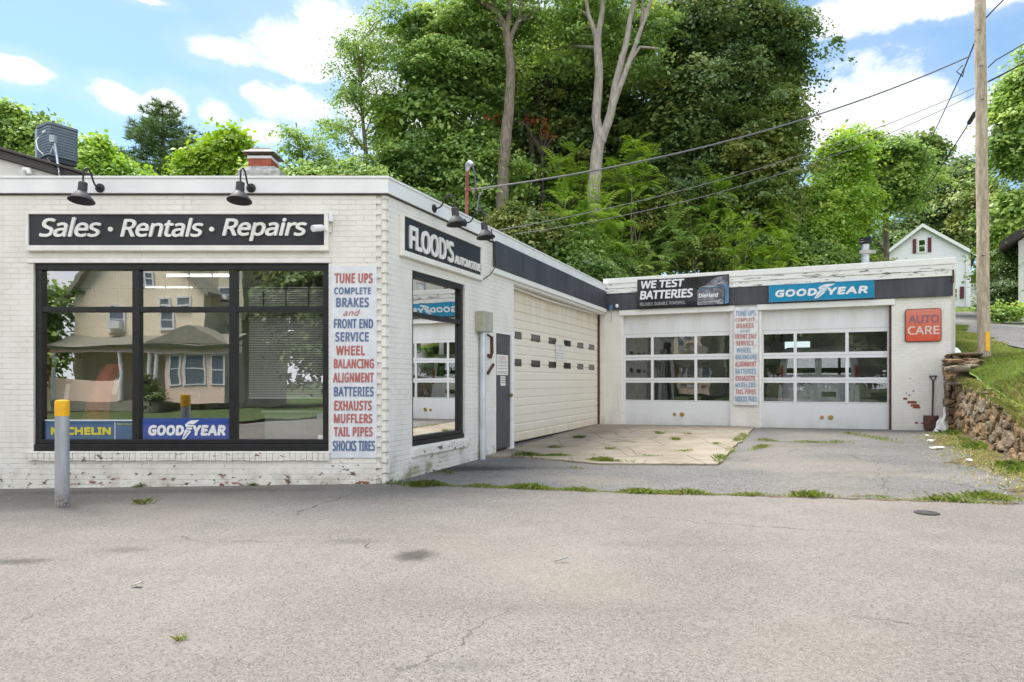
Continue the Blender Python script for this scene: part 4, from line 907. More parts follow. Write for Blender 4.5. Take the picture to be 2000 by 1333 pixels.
# ------------------------------------------------------------------ bollard, shovel, bits on the ground
bx_, by_ = ground_at(121.5, 990); bzg = gz(bx_, by_)
t = empty('bollard', (bx_, by_, bzg), "grey steel bollard with yellow painted top in front of the window", 'bollard')
MB().lathe([(.068, -.05), (.068, .985)], (bx_, by_, bzg), 28).build('post', M['bollard'], t, smooth=True)
MB().lathe([(.070, .985), (.0705, 1.135), (.066, 1.15), (.05, 1.158), (0, 1.162)], (bx_, by_, bzg), 28).build('painted_cap', M['yellow'], t, smooth=True)
sh0 = wi(1822, 735); sh1 = wi(1816, 845)
t = empty('shovel', WI @ Matrix.Translation((sh1[0], -.15, .27)), "rusty shovel leaning upright against the brick beside the stone wall", 'shovel')
a = Vector((sh0[0], -.04, sh0[1])); b = Vector((sh1[0] + .03, -.14, .62)); 
MB().tube([a + Vector((0, 0, -.12)), b], .02, 8).build('shaft', M['rust'], t, WI)
mb = MB(); mb.tube([a + Vector((-.075, 0, 0)), a + Vector((.075, 0, 0))], .014, 8); mb.tube([a + Vector((-.065, 0, 0)), a + Vector((0, 0, -.13))], .012, 6); mb.tube([a + Vector((.065, 0, 0)), a + Vector((0, 0, -.13))], .012, 6); mb.build('grip', M['blackm'], t, WI)
mb = MB(); nb = 8
for i in range(nb + 1):
    for j in range(5):
        u = -1 + 2 * j / 4; v_ = i / nb; wd = .15 * (1 if v_ < .75 else 1 - (v_ - .75) * .9)
        mb.v.append((b.x - .03 + u * wd, b.y - .03 - .05 * v_ + .03 * u * u, b.z - v_ * .36))
for i in range(nb):
    for j in range(4): q = i * 5 + j; mb.f.append((q, q + 1, q + 6, q + 5)); mb.m.append(0)
ob = mb.build('blade', M['rust'], t, WI, smooth=True); sm = ob.modifiers.new('thick', 'SOLIDIFY'); sm.thickness = .006
# slumped white sack / sheeting beside the wall
sw = WI @ Vector((wi(1833, 830)[0] + .1, -.25, 0)); mb = MB(); random.seed(3)
sb = WI @ Matrix.Translation((wi(1838, 830)[0] - .02, -.12, .27))
for i in range(13):
    for j in range(13):
        u, v_ = i / 12, j / 12; wv_ = .16 * (1 - v_) + .03
        mb.v.append((wv_ * (u - .5) * 2 + .14 * v_ + .02 * math.sin(v_ * 13), -.18 * (1 - v_) - .07 * math.sin(u * 3.14) * (1 - v_ * .6) + .02 * math.sin(u * 17 + v_ * 9), v_ * .62))
for i in range(12):
    for j in range(12): q = i * 13 + j; mb.f.append((q, q + 13, q + 14, q + 1)); mb.m.append(0)
ob = mb.build('crumpled_sheet', M['debris'], None, sb, smooth=True, label="crumpled white plastic sheet slumped in the corner behind the shovel", cat='plastic sheet')
# scraps
def scrap(px, py, w_, l_, label, mat, rot=0, group='scraps of white litter near the stone wall'):
    x, y = ground_at(px, py); z = gz(x, y); mb = MB(); mb.prism([(-w_, -l_ * .6), (w_ * .8, -l_), (w_, l_ * .5), (-w_ * .4, l_)], lambda u, v, d: (u, v, d + .012 * u / w_), .012, .022)
    return mb.build('litter', mat, None, Matrix.Translation((x, y, z + .005)) @ Matrix.Rotation(rot, 4, 'Z'), label=label, cat='litter', group=group)
scrap(1828, 877, .13, .09, "largest white scrap lying flat on the driveway by the stone wall", M['debris'], .2)
scrap(1817, 863, .07, .06, "white scrap lying just behind the largest scrap", M['debris'], .9)
scrap(1812, 853, .05, .05, "thin white scrap below the shovel blade", M['debris'], 2)
scrap(1893, 902, .05, .05, "small white scrap below the stone wall, nearest the road", M['debris'], 1.2)
scrap(1095, 1099, .05, .006, "thin blue green straw lying on the light asphalt", M['dgrey'], .1, None)
scrap(268, 1147, .035, .02, "tiny tan leaf on the light asphalt in front of the bollard", M['boxg'], .1, None)
scrap(716, 1070, .02, .008, "tiny brown twig on the asphalt left of the oil stain", M['barkg'], .4, None)
x, y = ground_at(1810, 1003); t = MB().lathe([(.0, .0), (.105, .0), (.108, .004), (.10, .007), (0, .008)], (x, y, gz(x, y) + .004), 24).build('utility_cover', plain('tar', (.05, .048, .045), .8, var=.3, scale=18, bmp=.01), smooth=True, label="round dark iron cover set in the light asphalt", cat='utility cover')

# ------------------------------------------------------------------ ground sheets
def sheet(name, poly, dz, mat, sub=0, kind='structure'):
    me_b = MB(); me_b.quad(*[(x, y, gz(x, y) + dz) for x, y in poly]); return me_b.build(name, mat, kind=kind)
sheet('ground', [(-400, -400), (400, -400), (400, 400), (-400, 400)], -.10 - 0, M['hill']) if False else MB().quad((-500, -500, -.9), (500, -500, -.9), (500, 500, -.9), (-500, 500, -.9)).build('ground', M['hill'], kind='structure')
GP = ground_at
def wob_line(p, q, n, amp):
    out = []
    for i in range(n + 1):
        t_ = i / n; d = Vector((q[0] - p[0], q[1] - p[1])); nn = Vector((-d.y, d.x)).normalized() * amp * math.sin(i * 2.3 + p[0]) * math.sin(i * .9) * (0 if i in (0, n) else 1)
        out.append((p[0] + d.x * t_ + nn.x, p[1] + d.y * t_ + nn.y))
    return out
bl = [(-1.7, 8.62)] + wob_line(GP(800, 948), GP(1600, 971), 24, .03) + wob_line(GP(1610, 972), GP(2010, 986), 10, .03)[0:]
lot = [(-45, -9.5), (40, -9.5), (40, 7), (7.2, 6.9)] + bl[::-1] + [(-1.7, 8.75), (-9.8, 8.75), (-9.8, 20), (-45, 20)]
sheet('parking_lot', lot, .0, M['lot'])
drv = bl + [(9.6, 9.0), (10.2, 14.6), (9.2, 15.8), (2.6, 18.6), (-1.7, 8.7)]
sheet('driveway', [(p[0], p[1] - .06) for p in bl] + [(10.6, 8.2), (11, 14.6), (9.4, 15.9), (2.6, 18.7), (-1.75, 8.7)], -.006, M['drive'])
ap = [GP(930, 893)] + wob_line(GP(1010, 893), GP(1170, 908), 16, .03) + wob_line(GP(1172, 908), GP(1400, 909), 22, .03) + wob_line(GP(1402, 908), GP(1467, 842), 16, .05) + [GP(1475, 836)]
apron = ap + [tuple((WI @ Vector((3.5, .2, 0)))[:2]), tuple((SI @ Vector((UJ - .1, .3, 0)))[:2]), tuple((SI @ Vector((3.0, .3, 0)))[:2])]
mb = MB(); k = len(apron); mb.v += [(x, y, gz(x, y) + .022) for x, y in apron] + [(x, y, gz(x, y) - .05) for x, y in apron]
mb.f.append(tuple(range(k)))
for i in range(k): j = (i + 1) % k; mb.f.append((i, k + i, k + j, j))
mb.m += [0] * (k + 1); mb.build('apron_pavement', M['concrete'], kind='structure')
# threshold strip before the wing doors
mb = MB(); z0_ = .0
MB().quad(*[(WI @ Vector(p)) + Vector((0, 0, 0)) for p in ((3.9, -.35, .2), (8.0, -.55, .265), (8.0, .3, .275), (3.9, .3, .232))]).build('threshold_pavement', M['concrete'], kind='structure')
sr = np.random.default_rng(9); mb = MB(); seam = wob_line((-1.6, 8.5), GP(1200, 961), 60, .02) + wob_line(GP(1205, 961), GP(1990, 984), 90, .02)
for i, (x, y) in enumerate(seam):
    w_ = .028 + .03 * abs(math.sin(i * .37) * math.sin(i * .11)) + .012 * sr.uniform(); off = .02 * math.sin(i * .8)
    mb.v += [(x, y - w_ + off, gz(x, y - w_) + .003), (x, y + w_ + off, gz(x, y + w_) + .003)]
for i in range(len(seam) - 1): mb.f.append((2 * i, 2 * i + 2, 2 * i + 3, 2 * i + 1)); mb.m.append(0)
mb.build('soil', M['soil'], kind='structure')
# street side behind the camera
sheet('front_lawn', [(-60, -6.5), (-9.5, -6.5), (-8.0, -10), (60, -10), (60, -60), (-60, -60)], .10, M['lawn'])
MB().box(-60, -9.6, -6.52, -6.4, -1.5, -.16).build('kerb', M['conc'], kind='structure')
MB().box(-7.9, 60, -10.0, -9.85, -.8, .10).build('kerb', M['conc'], kind='structure')

# ------------------------------------------------------------------ bank, stone wall, hill
WALLP = [(9.72, 14.55), (9.05, 13.2), (8.35, 11.8), (7.65, 10.4), (6.95, 8.9), (6.35, 7.6), (5.9, 6.2), (5.7, 4.0)]
WT = [1.42, 1.38, 1.22, 1.05, .86, .74, .62, .5]
def xw(y):
    if y > 14.55: return 9.90 + .43 * (y - 14.9)
    ys = [p[1] for p in WALLP][::-1]; return float(np.interp(y, ys, [p[0] for p in WALLP][::-1]))
def wtop(y): return float(np.interp(y, [p[1] for p in WALLP][::-1], WT[::-1]))
def bank_z(x, y):
    d = max(0, x - xw(y))
    near = wtop(min(y, 14.5)) + .52 * (1 - math.exp(-d / .9)) + .05 * min(d, 12)
    hill_ = 1.93 + .15 * (y - 14.5)
    t_ = min(1, max(0, (y - 12.5) / 3.5)); return near * (1 - t_) + max(hill_, near * .0) * t_
mb = MB(); ys = list(np.concatenate([np.linspace(2, 20, 46), np.linspace(21, 60, 30), np.linspace(64, 140, 12)])); ds = list(np.concatenate([[0], np.linspace(.2, 6, 24), np.linspace(7, 30, 16), [40, 60, 90]]))
for y in ys:
    x0 = xw(y) + (.12 if y < 14.6 else .35)
    if y > 24: x0 -= (y - 24) * 6
    for d in ds:
        x = x0 + d * (1 if y < 24 else 1 + (y - 24) * .08); z = bank_z(x, y) if y < 24 or x > xw(y) else 1.93 + .15 * (y - 14.5)
        mb.v.append((x, y, z + .04 * math.sin(x * 2.1 + y) * math.sin(y * 1.7)))
nd = len(ds)
for i in range(len(ys) - 1):
    for j in range(nd - 1): q = i * nd + j; mb.f.append((q, q + 1, q + nd + 1, q + nd)); mb.m.append(0)
mb.build('hillside', M['bank'], smooth=True, kind='structure')
# hill continuing behind the building, to the left
mb = MB(); xs_ = np.linspace(-70, 16, 44); ys_ = np.linspace(25.8, 140, 40)
for y in ys_:
    for x in xs_: mb.v.append((x, y, min(1.0, max(0.0, (x + 30) / 25)) * (1.93 + .15 * (y - 14.5)) * 1.0 - .25 + .2 * math.sin(x * .6) * math.sin(y * .4)))
for i in range(39):
    for j in range(43): q = i * 44 + j; mb.f.append((q, q + 1, q + 45, q + 44)); mb.m.append(0)
mb.build('wooded_slope', M['hill'], smooth=True, kind='structure')
# road up the hill
mb = MB(); ry = np.linspace(7, 34, 60); redge = lambda y: 11.85 + .49 * (y - 15.4) + .22 * math.sin(y * 1.7) + .1 * math.sin(y * 4.1)
for y in ry:
    for d in np.concatenate([np.linspace(0, 4, 12), np.linspace(5, 26, 14)]):
        x = redge(y) + d; mb.v.append((x, y, bank_z(x, y) + .05 + .04 * math.sin(x * 2.1 + y) * math.sin(y * 1.7)))
for i in range(59):
    for j in range(25): q = i * 26 + j; mb.f.append((q, q + 1, q + 27, q + 26)); mb.m.append(0)
mb.build('road', M['road'], smooth=True, kind='structure')
# stones
def rock_batch(specs, name, parent):
    """each spec: centre, radii, yaw, tilt -> displaced sphere; one mesh with a hue per stone"""
    bm0 = bmesh.new(); bmesh.ops.create_icosphere(bm0, subdivisions=3, radius=1); bv = np.array([v.co[:] for v in bm0.verts]); bf = [[v.index for v in f.verts] for f in bm0.faces]; bm0.free()
    V = []; Fc = []; H = []
    r = np.random.default_rng(11)
    for (c, rad, M3, hue) in specs:
        d = bv.copy(); d = np.sign(d) * np.abs(d) ** .62; d /= np.abs(d).max()
        for _ in range(4):
            k = r.normal(size=3) * r.uniform(1.2, 3.5); d *= (1 + .10 * np.sin(bv @ k + r.uniform(0, 6)))[:, None]
        d += .03 * r.normal(size=d.shape); d = d * np.array(rad); d = d @ np.array(M3).T + np.array(c)
        k0 = len(V) * len(bv); V.append(d); Fc += [tuple(k0 + i for i in f) for f in bf]; H += [hue] * len(bf)
    me = bpy.data.meshes.new(name); me.from_pydata(np.concatenate(V).tolist(), [], Fc); me.materials.append(M['rock'])
    atb = me.attributes.new('hue', 'FLOAT', 'FACE'); atb.data.foreach_set('value', H); me.polygons.foreach_set('use_smooth', [True] * len(me.polygons)); me.set_sharp_from_angle(angle=R(35))
    o = bpy.data.objects.new(name, me); COL.objects.link(o); attach(o, parent, I4); return o
t = empty('stone_retaining_wall', (8.3, 11.8, gz(8.3, 11.8)), "brown fieldstone retaining wall holding up the grass bank beside the driveway", 'wall')
random.seed(5); caps = []
def fieldstone_face(path, tops, parent, seed, NS, NZ, wr=(.14, .5), bot=None):
    """one continuous wall face: tight-fitting irregular stones with deep joints between them; outward is to the right of the path"""
    r = np.random.default_rng(seed); cum = [0.0]
    for p, q in zip(path, path[1:]): cum.append(cum[-1] + math.hypot(q[0] - p[0], q[1] - p[1]))
    S = np.linspace(0, cum[-1], NS); T = np.linspace(0, 1, NZ)
    X = np.interp(S, cum, [p[0] for p in path]); Y = np.interp(S, cum, [p[1] for p in path]); TOP = np.interp(S, cum, tops) + .03 * np.sin(S * 5.1) + .02 * np.sin(S * 11.3)
    nrm_ = np.stack([np.gradient(Y), -np.gradient(X)], 1); nrm_ = nrm_ / np.linalg.norm(nrm_, axis=1, keepdims=True)
    BOT = gz(X, Y) - .12; zz = BOT[:, None] + (TOP - BOT)[:, None] * T[None, :]; ss = np.repeat(S[:, None], NZ, 1)
    seeds = []; z = .1
    while z < 2.4:
        hgt = r.uniform(.13, .26); s_ = r.uniform(-.3, 0)
        while s_ < cum[-1] + .3:
            w = r.uniform(*wr); seeds.append((s_ + w / 2, z + r.normal() * .05, r.uniform(.8, 1.25))); s_ += w
        z += hgt
    sd = np.array(seeds); wx = ss + .05 * np.sin(zz * 9 + ss * 3) + .03 * np.sin(zz * 21 - ss * 7); wz = zz + .04 * np.sin(ss * 8 + zz * 4) + .02 * np.sin(ss * 23)
    f1 = np.full(ss.shape, 9.0); f2 = np.full(ss.shape, 9.0); idx = np.zeros(ss.shape, int)
    for i, (a, b_, sc_) in enumerate(sd):
        d = np.hypot((wx - a) * .72, (wz - b_) * 1.12) * sc_; m1 = d < f1; f2 = np.where(m1, f1, np.minimum(f2, d)); idx = np.where(m1, i, idx); f1 = np.where(m1, d, f1)
    e = f2 - f1; dome = np.clip(e / .055, 0, 1); dome = dome * dome * (3 - 2 * dome)
    off = r.uniform(-.045, .06, len(sd)); tz_ = r.uniform(-.35, .35, len(sd)); tx_ = r.uniform(-.25, .25, len(sd))
    disp = -.042 + dome * (.065 + .55 * off[idx] + .6 * tz_[idx] * (wz - sd[idx, 1]) + .6 * tx_[idx] * (wx - sd[idx, 0])) + .006 * r.normal(size=ss.shape)
    hue = r.uniform(0, 1, len(sd))[idx]; hue = np.where(e < .022, -1.0, hue)
    V = np.stack([X[:, None] + nrm_[:, :1] * disp, Y[:, None] + nrm_[:, 1:] * disp, zz], 2).reshape(-1, 3)
    i, j = np.meshgrid(np.arange(NS - 1), np.arange(NZ - 1), indexing='ij'); q = (i * NZ + j).ravel(); Fq = np.stack([q, q + 1, q + NZ + 1, q + NZ], 1)
    me = bpy.data.meshes.new('stone_face'); me.from_pydata(V.tolist(), [], Fq.tolist()); me.materials.append(M['rock'])
    ab = me.attributes.new('hue', 'FLOAT', 'FACE'); ab.data.foreach_set('value', hue[:-1, :-1].ravel().astype(np.float32)); me.polygons.foreach_set('use_smooth', [True] * len(me.polygons))
    o = bpy.data.objects.new('stone_face', me); COL.objects.link(o); attach(o, parent, I4)
fieldstone_face(WALLP, WT, t, 12, 620, 100)
for (p, q), (w0, w1) in zip(zip(WALLP, WALLP[1:]), zip(WT, WT[1:])):
    d = Vector((q[0] - p[0], q[1] - p[1])); L = d.length; M3 = np.array(Matrix.Rotation(math.atan2(d.y, d.x), 3, 'Z')); s_ = 0
    while s_ < L:
        wdt = random.uniform(.35, .8); u_ = (s_ + wdt / 2) / L; x, y = p[0] + d.x * u_ + .14, p[1] + d.y * u_; top = w0 + (w1 - w0) * u_
        caps.append(((x, y, top + random.uniform(-.05, -.005)), (wdt * .5, random.uniform(.13, .2), random.uniform(.022, .04)), M3 @ np.array(Matrix.Rotation(random.uniform(-.12, .12), 3, 'X')), random.uniform(.7, 1.0))); s_ += wdt
rock_batch(caps, 'cap_stones', t)
mb = MB()
for (p, q), (w0, w1) in zip(zip(WALLP, WALLP[1:]), zip(WT, WT[1:])): mb.prism([(p[0] + .12, p[1]), (q[0] + .12, q[1]), (q[0] + .8, q[1]), (p[0] + .8, p[1])], lambda u, v, dd: (u, v, dd), -.2, min(w0, w1) - .06)
mb.build('earth_core', M['soil'], t)
# tall stone pier at the wing corner
t = empty('stone_pier', WI @ Matrix.Translation((WL + .3, -.2, .25)), "tall rough stone stack against the end of the garage wing, with dark slab top", 'stone pier')
pp_ = [tuple((WI @ Vector(q))[:2]) for q in ((WL - .12, .0, 0), (WL - .12, -.36, 0), (WL + .36, -.40, 0), (WL + .40, .1, 0))]
fieldstone_face(pp_, [1.95] * 4, t, 15, 160, 120, (.10, .26))
MB().prism([tuple((WI @ Vector(q))[:2]) for q in ((WL - .06, -.02, 0), (WL - .06, -.30, 0), (WL + .31, -.34, 0), (WL + .34, .08, 0))], lambda u, v, d: (u, v, d), .1, 1.94).build('core', M['soil'], t)
pp = WI @ Vector((WL + .38, -.16, 1.99)); rock_batch([((pp.x - .2, pp.y, 1.97), (.32, .22, .035), np.array(Matrix.Rotation(R(-23), 3, 'Z')), .05)], 'top_slab', t)
t = empty('stone_heap', at(1885, 735, 14.2), "heap of loose grey slabs on the bank at the foot of the utility pole", 'stone heap')
hp = []
for i, (px, py, rx, rz, hu) in enumerate(((1868, 722, .22, .06, .95), (1890, 716, .2, .055, .9), (1905, 708, .14, .07, .1), (1862, 706, .18, .04, .3), (1885, 735, .2, .06, .9), (1872, 712, .18, .05, .15), (1900, 725, .13, .06, .2), (1878, 750, .28, .045, 1.0), (1865, 738, .15, .06, .4), (1893, 704, .18, .035, .08))):
    q = at(px, py, 14.0 + .04 * i); hp.append((tuple(q), (rx, .16, rz), np.array(Matrix.Rotation(random.uniform(-.4, .4), 3, 'Z') @ Matrix.Rotation(random.uniform(-.25, .15), 3, 'Y')), hu))
rock_batch(hp, 'slabs', t)

# ------------------------------------------------------------------ pole and wires
PY = 14.6; pb = at(1922, 705, PY); ptx = at(1914, 0, PY); dxy = (ptx - pb); pt = pb + dxy * 1.22; pb2 = pb - dxy.normalized() * .4
t = empty('utility_pole', pb, "weathered wooden utility pole with yellow marker on the grass bank", 'utility pole')
n = 24; MB().tube([pb2 + (pt - pb2) * (i / n) + Vector((.006 * math.sin(i), .0, 0)) for i in range(n + 1)], [.124 - .022 * i / n for i in range(n + 1)], 18).build('shaft', M['pole'], t, smooth=True)
q = at(1929, 672, PY - .12); MB().box(q.x - .045, q.x + .04, q.y - .012, q.y + .03, at(0, 687, PY).z - .0, at(0, 649, PY).z).build('marker', M['yellow'], t, bevel=.006)
mb = MB()
for (px, py) in ((1908, 60), (1912, 130), (1916, 195), (1917, 500)): q = at(px, py, PY - .14); mb.tube([q, q + Vector((.05, -.04, .0))], .012, 6)
mb.build('step_bolt', M['rust'], t)
def wire(pts, r_, label, mat=None, sag=.0, name='utility_wire', n=20):
    P = [Vector(p) for p in pts]; Q = []
    if len(P) == 2:
        for i in range(n + 1): u_ = i / n; Q.append(P[0].lerp(P[1], u_) - Vector((0, 0, sag * 4 * u_ * (1 - u_))))
    else: Q = P
    return MB().tube(Q, r_, 6).build(name, mat or M['wire'], smooth=True, label=label, cat='wire', group='overhead utility wires')
pA = at(1895, 110, PY - .1)
wire([at(921, 371, 11.05), pA], .015, "thick service drop cable running from rusty mast to the pole", M['gwire'], .38)
wire([at(975, 450, 11.7), at(1903, 172, PY)], .007, "upper of two thin wires running from shop roof edge to the pole", M['gwire'], .32)
wire([at(1005, 458, 12.0), at(1903, 184, PY)], .007, "lower of two thin wires running from shop roof edge to the pole", M['gwire'], .42)
wire([at(1905, 80, PY), at(1885, 130, PY + 1), at(1850, 205, PY + 5), at(1810, 290, PY + 13), at(1768, 420, PY + 25)], .014, "black wire dropping steeply from the pole top into the trees")
wire([at(1907, 215, PY), at(1893, 240, PY + .8), at(1850, 308, PY + 5), at(1800, 385, PY + 13), at(1745, 465, PY + 24)], .014, "black wire with thick splice dropping from mid pole toward the white house")
q0, q1 = at(1904, 222, PY + .1), at(1893, 240, PY + .8); MB().tube([q0, q1], .05, 8).build('wire_splice', M['blackm'], smooth=True, label="dark cylindrical splice case hanging on the wire beside the pole", cat='splice case')
wire([at(1926, 35, PY), at(1940, 20, PY - .3), at(1965, -5, PY - 1), at(2300, -190, PY - 5)], .014, "dark wire leaving the pole at the very top of the photo", None)
wire([at(1930, 132, PY), at(1945, 118, PY - .4), at(2010, 80, PY - 1.5), at(2500, -70, PY - 5)], .012, "upper dark wire looping off the right side of the pole", None)
wire([at(1930, 160, PY), at(1950, 150, PY - .4), at(2010, 118, PY - 1.5), at(2500, -20, PY - 5)], .017, "lower dark wire leaving the right side of the pole", None)
wire([at(1880, 128, PY - .1), at(1868, 140, PY - .1), at(1880, 150, PY), at(1885, 128, PY)], .012, "slack wire loop hanging near the pole end of the service drop", None)

# ------------------------------------------------------------------ far houses
def window_part(parent, x0, x1, z0, z1, y, frm=I4, glass='hglass', fw=.07, name='window', ac=False):
    mb = MB(); yy = y - .05
    mb.box(x0 - fw, x1 + fw, yy, y, z1, z1 + fw); mb.box(x0 - fw, x1 + fw, yy - .03, y, z0 - fw, z0); mb.box(x0 - fw, x0, yy, y, z0, z1); mb.box(x1, x1 + fw, yy, y, z0, z1); mb.box(x0, x1, yy + .01, y, (z0 + z1) / 2 - .025, (z0 + z1) / 2 + .025)
    f = mb.build(name, M['white'], parent, frm)
    g = MB(); g.box(x0, x1, y - .02, y - .004, z0, z1); g.build('pane', M[glass], f, frm)
    d = MB(); d.quad((x0, y - .003, z0), (x1, y - .003, z0), (x1, y - .003, z1), (x0, y - .003, z1)); d.build('blind_shade', M['acd'], f, frm)
    return f
HYW = 42.0; hx = lambda px: (px - 1802) / 36.3; hz_ = lambda py: ZC + (Y0 - py) * HYW / F; HY = 0.0
HMx = Matrix.Translation((802 * HYW / F, HYW, 0)) @ Matrix.Rotation(R(-31.7), 4, 'Z')      # gable end turned to face the lot
t = empty('white_house', (802 * HYW / F, HYW, hz_(610)), "white sided gable house with maroon shutters beyond the garage wing", 'house')
a, b = hx(1713), hx(1893); ap_ = (hx(1802), hz_(444)); ez = hz_(503)
MB().prism([(a, hz_(625)), (b, hz_(625)), (b, ez), (ap_[0], ap_[1]), (a, ez)], lambda u, v, d: (u, d, v), HY, HY + 9).build('wall', M['vinylw'], t, HMx)
mb = MB()
for sgn, e_ in ((-1, a), (1, b)):
    ox = .28 * sgn; sl = (ap_[1] - ez) / abs(ap_[0] - e_); p0 = (e_ + ox, ez - sl * .28)
    mb.prism([p0, (ap_[0], ap_[1] + .0), (ap_[0], ap_[1] + .16), (p0[0], p0[1] + .16)], lambda u, v, d: (u, d, v), HY - .25, HY + 9.2)
mb.build('roof', M['shingle'], t, HMx)
mb = MB()
for sgn, e_ in ((-1, a), (1, b)):
    ox = .30 * sgn; sl = (ap_[1] - ez) / abs(ap_[0] - e_); p0 = (e_ + ox, ez - sl * .30)
    mb.prism([(p0[0], p0[1] - .04), (ap_[0], ap_[1] - .04), (ap_[0], ap_[1] + .18), (p0[0], p0[1] + .18)], lambda u, v, d: (u, d, v), HY - .30, HY - .255)
mb.build('bargeboard', M['white'], t, HMx)
window_part(t, hx(1795), hx(1806.5), hz_(492), hz_(469.5), HY, HMx)
window_part(t, hx(1853), hx(1867), hz_(586), hz_(569), HY, HMx)
for px in (1782.5, 1812): MB().box(hx(px), hx(px + 7), HY - .06, HY - .002, hz_(494), hz_(466)).build('shutter', M['maroon'], t, HMx)
MB().box(hx(1873), hx(1880.5), HY - .06, HY - .002, hz_(588), hz_(565)).build('shutter', M['maroon'], t, HMx)
MB().box(hx(1884), hx(1888), HY - .1, HY - .002, hz_(608), ez).build('downpipe', M['white'], t, HMx)
mb = MB(); mb.box(hx(1893), hx(1913), HY + .3, HY + 3, hz_(557), hz_(545)); mb.build('porch_roof', M['shingle'], t, HMx)
mb = MB()
for i in range(9): x = hx(1894 + 2.2 * i); mb.box(x, x + .03, HY + .3, HY + .34, hz_(607), hz_(557))
for i in range(8): z = hz_(575 + 4 * i); mb.box(hx(1894), hx(1912), HY + .345, HY + .37, z, z + .03)
mb.build('porch_lattice', M['white'], t, HMx)
# corner of another house at the right edge
EY = 26.0; q = at(1970, 475, EY)
t = empty('stucco_house', (q.x + 4, EY, 4), "corner of a cream stucco house with dark overhanging eave at the right edge", 'house')
em = Matrix.Translation((at(1989, 0, EY).x, EY, 0)) @ Matrix.Rotation(R(-42), 4, 'Z')
z0_ = at(0, 472, EY).z; MB().prism([(0, 2.5), (7, 2.5), (7, z0_), (3.5, z0_ + 2.28), (0, z0_)], lambda u, v, d: (u, d, v), 0, 8).build('wall', M['cream'], t, em)
z1_ = at(0, 472, EY).z; mb = MB(); mb.prism([(-.55, z1_ - .3), (3.5, z1_ + 2.3), (7.5, z1_ - .3), (7.5, z1_ - .02), (3.5, z1_ + 2.6), (-.55, z1_ - .02)], lambda u, v, d: (u, d, v), -.5, 8.5); mb.build('roof', M['capd'], t, em)

# ------------------------------------------------------------------ the house across the street (seen mirrored in the glass)
VX = lambda px: (px - 1000) / 38.0; VZ = lambda py: ZC + (Y0 - py) / 38.0
HYo = -17.5
OM = Matrix.Translation((0, HYo, 0)) @ Matrix.Diagonal((1, -1, 1, 1))     # local +y runs away from the street
def opp(mb, name, mat, t, **k): 
    mb.v = [(x, HYo - y, z) for x, y, z in mb.v]; return mb.build(name, mat, t, **k)
zx = lambda q: VX(q / 2.563); zz_ = lambda q: VZ(480 + q / 2.563)
t = empty('clapboard_house', (-20, HYo, .1), "peach clapboard gable house with porch mirrored in the front window", 'house')
gx0, gx1 = zx(240), zx(930); gm = (gx0 + gx1) / 2
opp(MB().prism([(gx0, -.2), (gx1, -.2), (gx1, 6.3), (gm, 10.5), (gx0, 6.3)], lambda u, v, d: (u, d, v), 1.6, 11), 'wall', M['beige'], t)
mb = MB()
for sgn, e_ in ((-1, gx0), (1, gx1)):
    p0 = (e_ + .35 * sgn, 6.3 - .35 * 1.19)
    mb.prism([p0, (gm, 10.5), (gm, 10.85), (p0[0], p0[1] + .3)], lambda u, v, d: (u, d, v), 1.2, 11.2)
opp(mb, 'roof', M['shing2'], t)
opp(MB().box(gx1, zx(1062), 3.4, 11, -.2, 8.4), 'wall', M['sage'], t)
opp(MB().box(gx1 + .01, zx(1075), 3.1, 11.2, 8.4, 8.7), 'roof', M['shing2'], t)
pr0, pr1 = gx0 - .1, zx(1150)
mb = MB(); mb.prism([(0, 3.1), (2.3, 3.75), (2.3, 3.9), (-.1, 3.25)], lambda u, v, d: (d, u - .5, v), pr0, pr1)
mb.prism([(-16.65 - 2.2, 3.3), (-16.65 + 2.0, 3.3), (-16.65, 4.25)], lambda u, v, d: (u, d, v), -.52, 1.6); opp(mb, 'porch_roof', M['shing2'], t)
mb = MB().box(pr0 + .1, pr1 - .1, -.35, -.2, 2.85, 3.12); opp(mb, 'porch_fascia', M['pink'], t)
for q in (255, 590, 735, 770): opp(MB().lathe([(.12, .4), (.10, 1.5), (.09, 2.85)], (zx(q), -.25, 0), 12), 'porch_post', M['white'], t)
opp(MB().box(gx0, zx(600), -.3, -.15, .35, 1.48), 'porch_railing', M['pink'], t)
opp(MB().box(gx0, zx(785), -.3, 1.6, -.2, .34), 'porch_floor', M['shing2'], t)
opp(MB().prism([(zx(780), 1.6), (zx(810), -.1), (zx(1110), -.1), (zx(1142), 1.6)], lambda u, v, d: (u, v, d), .3, 2.86), 'bay', M['pink'], t)
def owin(a, b, c, d, y):
    mb = MB(); x0, x1, z1, z0 = zx(a), zx(b), zz_(c), zz_(d); w_ = .1
    mb.box(x0 - w_, x1 + w_, y - .06, y, z1, z1 + w_); mb.box(x0 - w_, x1 + w_, y - .08, y, z0 - w_, z0); mb.box(x0 - w_, x0, y - .06, y, z0, z1); mb.box(x1, x1 + w_, y - .06, y, z0, z1); mb.box(x0, x1, y - .04, y, (z0 + z1) / 2 - .03, (z0 + z1) / 2 + .03)
    f = opp(mb, 'window', M['white'], t); opp(MB().box(x0, x1, y - .02, y - .002, z0, z1), 'pane', M['acg'], f); return f
for w_ in ((840, 880, 548, 688), (912, 1005, 545, 695), (1050, 1105, 548, 690)): owin(*w_, -.1)
for w_ in ((430, 500, 285, 410), (705, 765, 300, 405), (560, 600, 105, 170), (622, 655, 105, 172), (700, 745, 245, 300), (790, 850, 240, 300)): owin(*w_, 1.6)
owin(938, 995, 165, 245, 3.4)
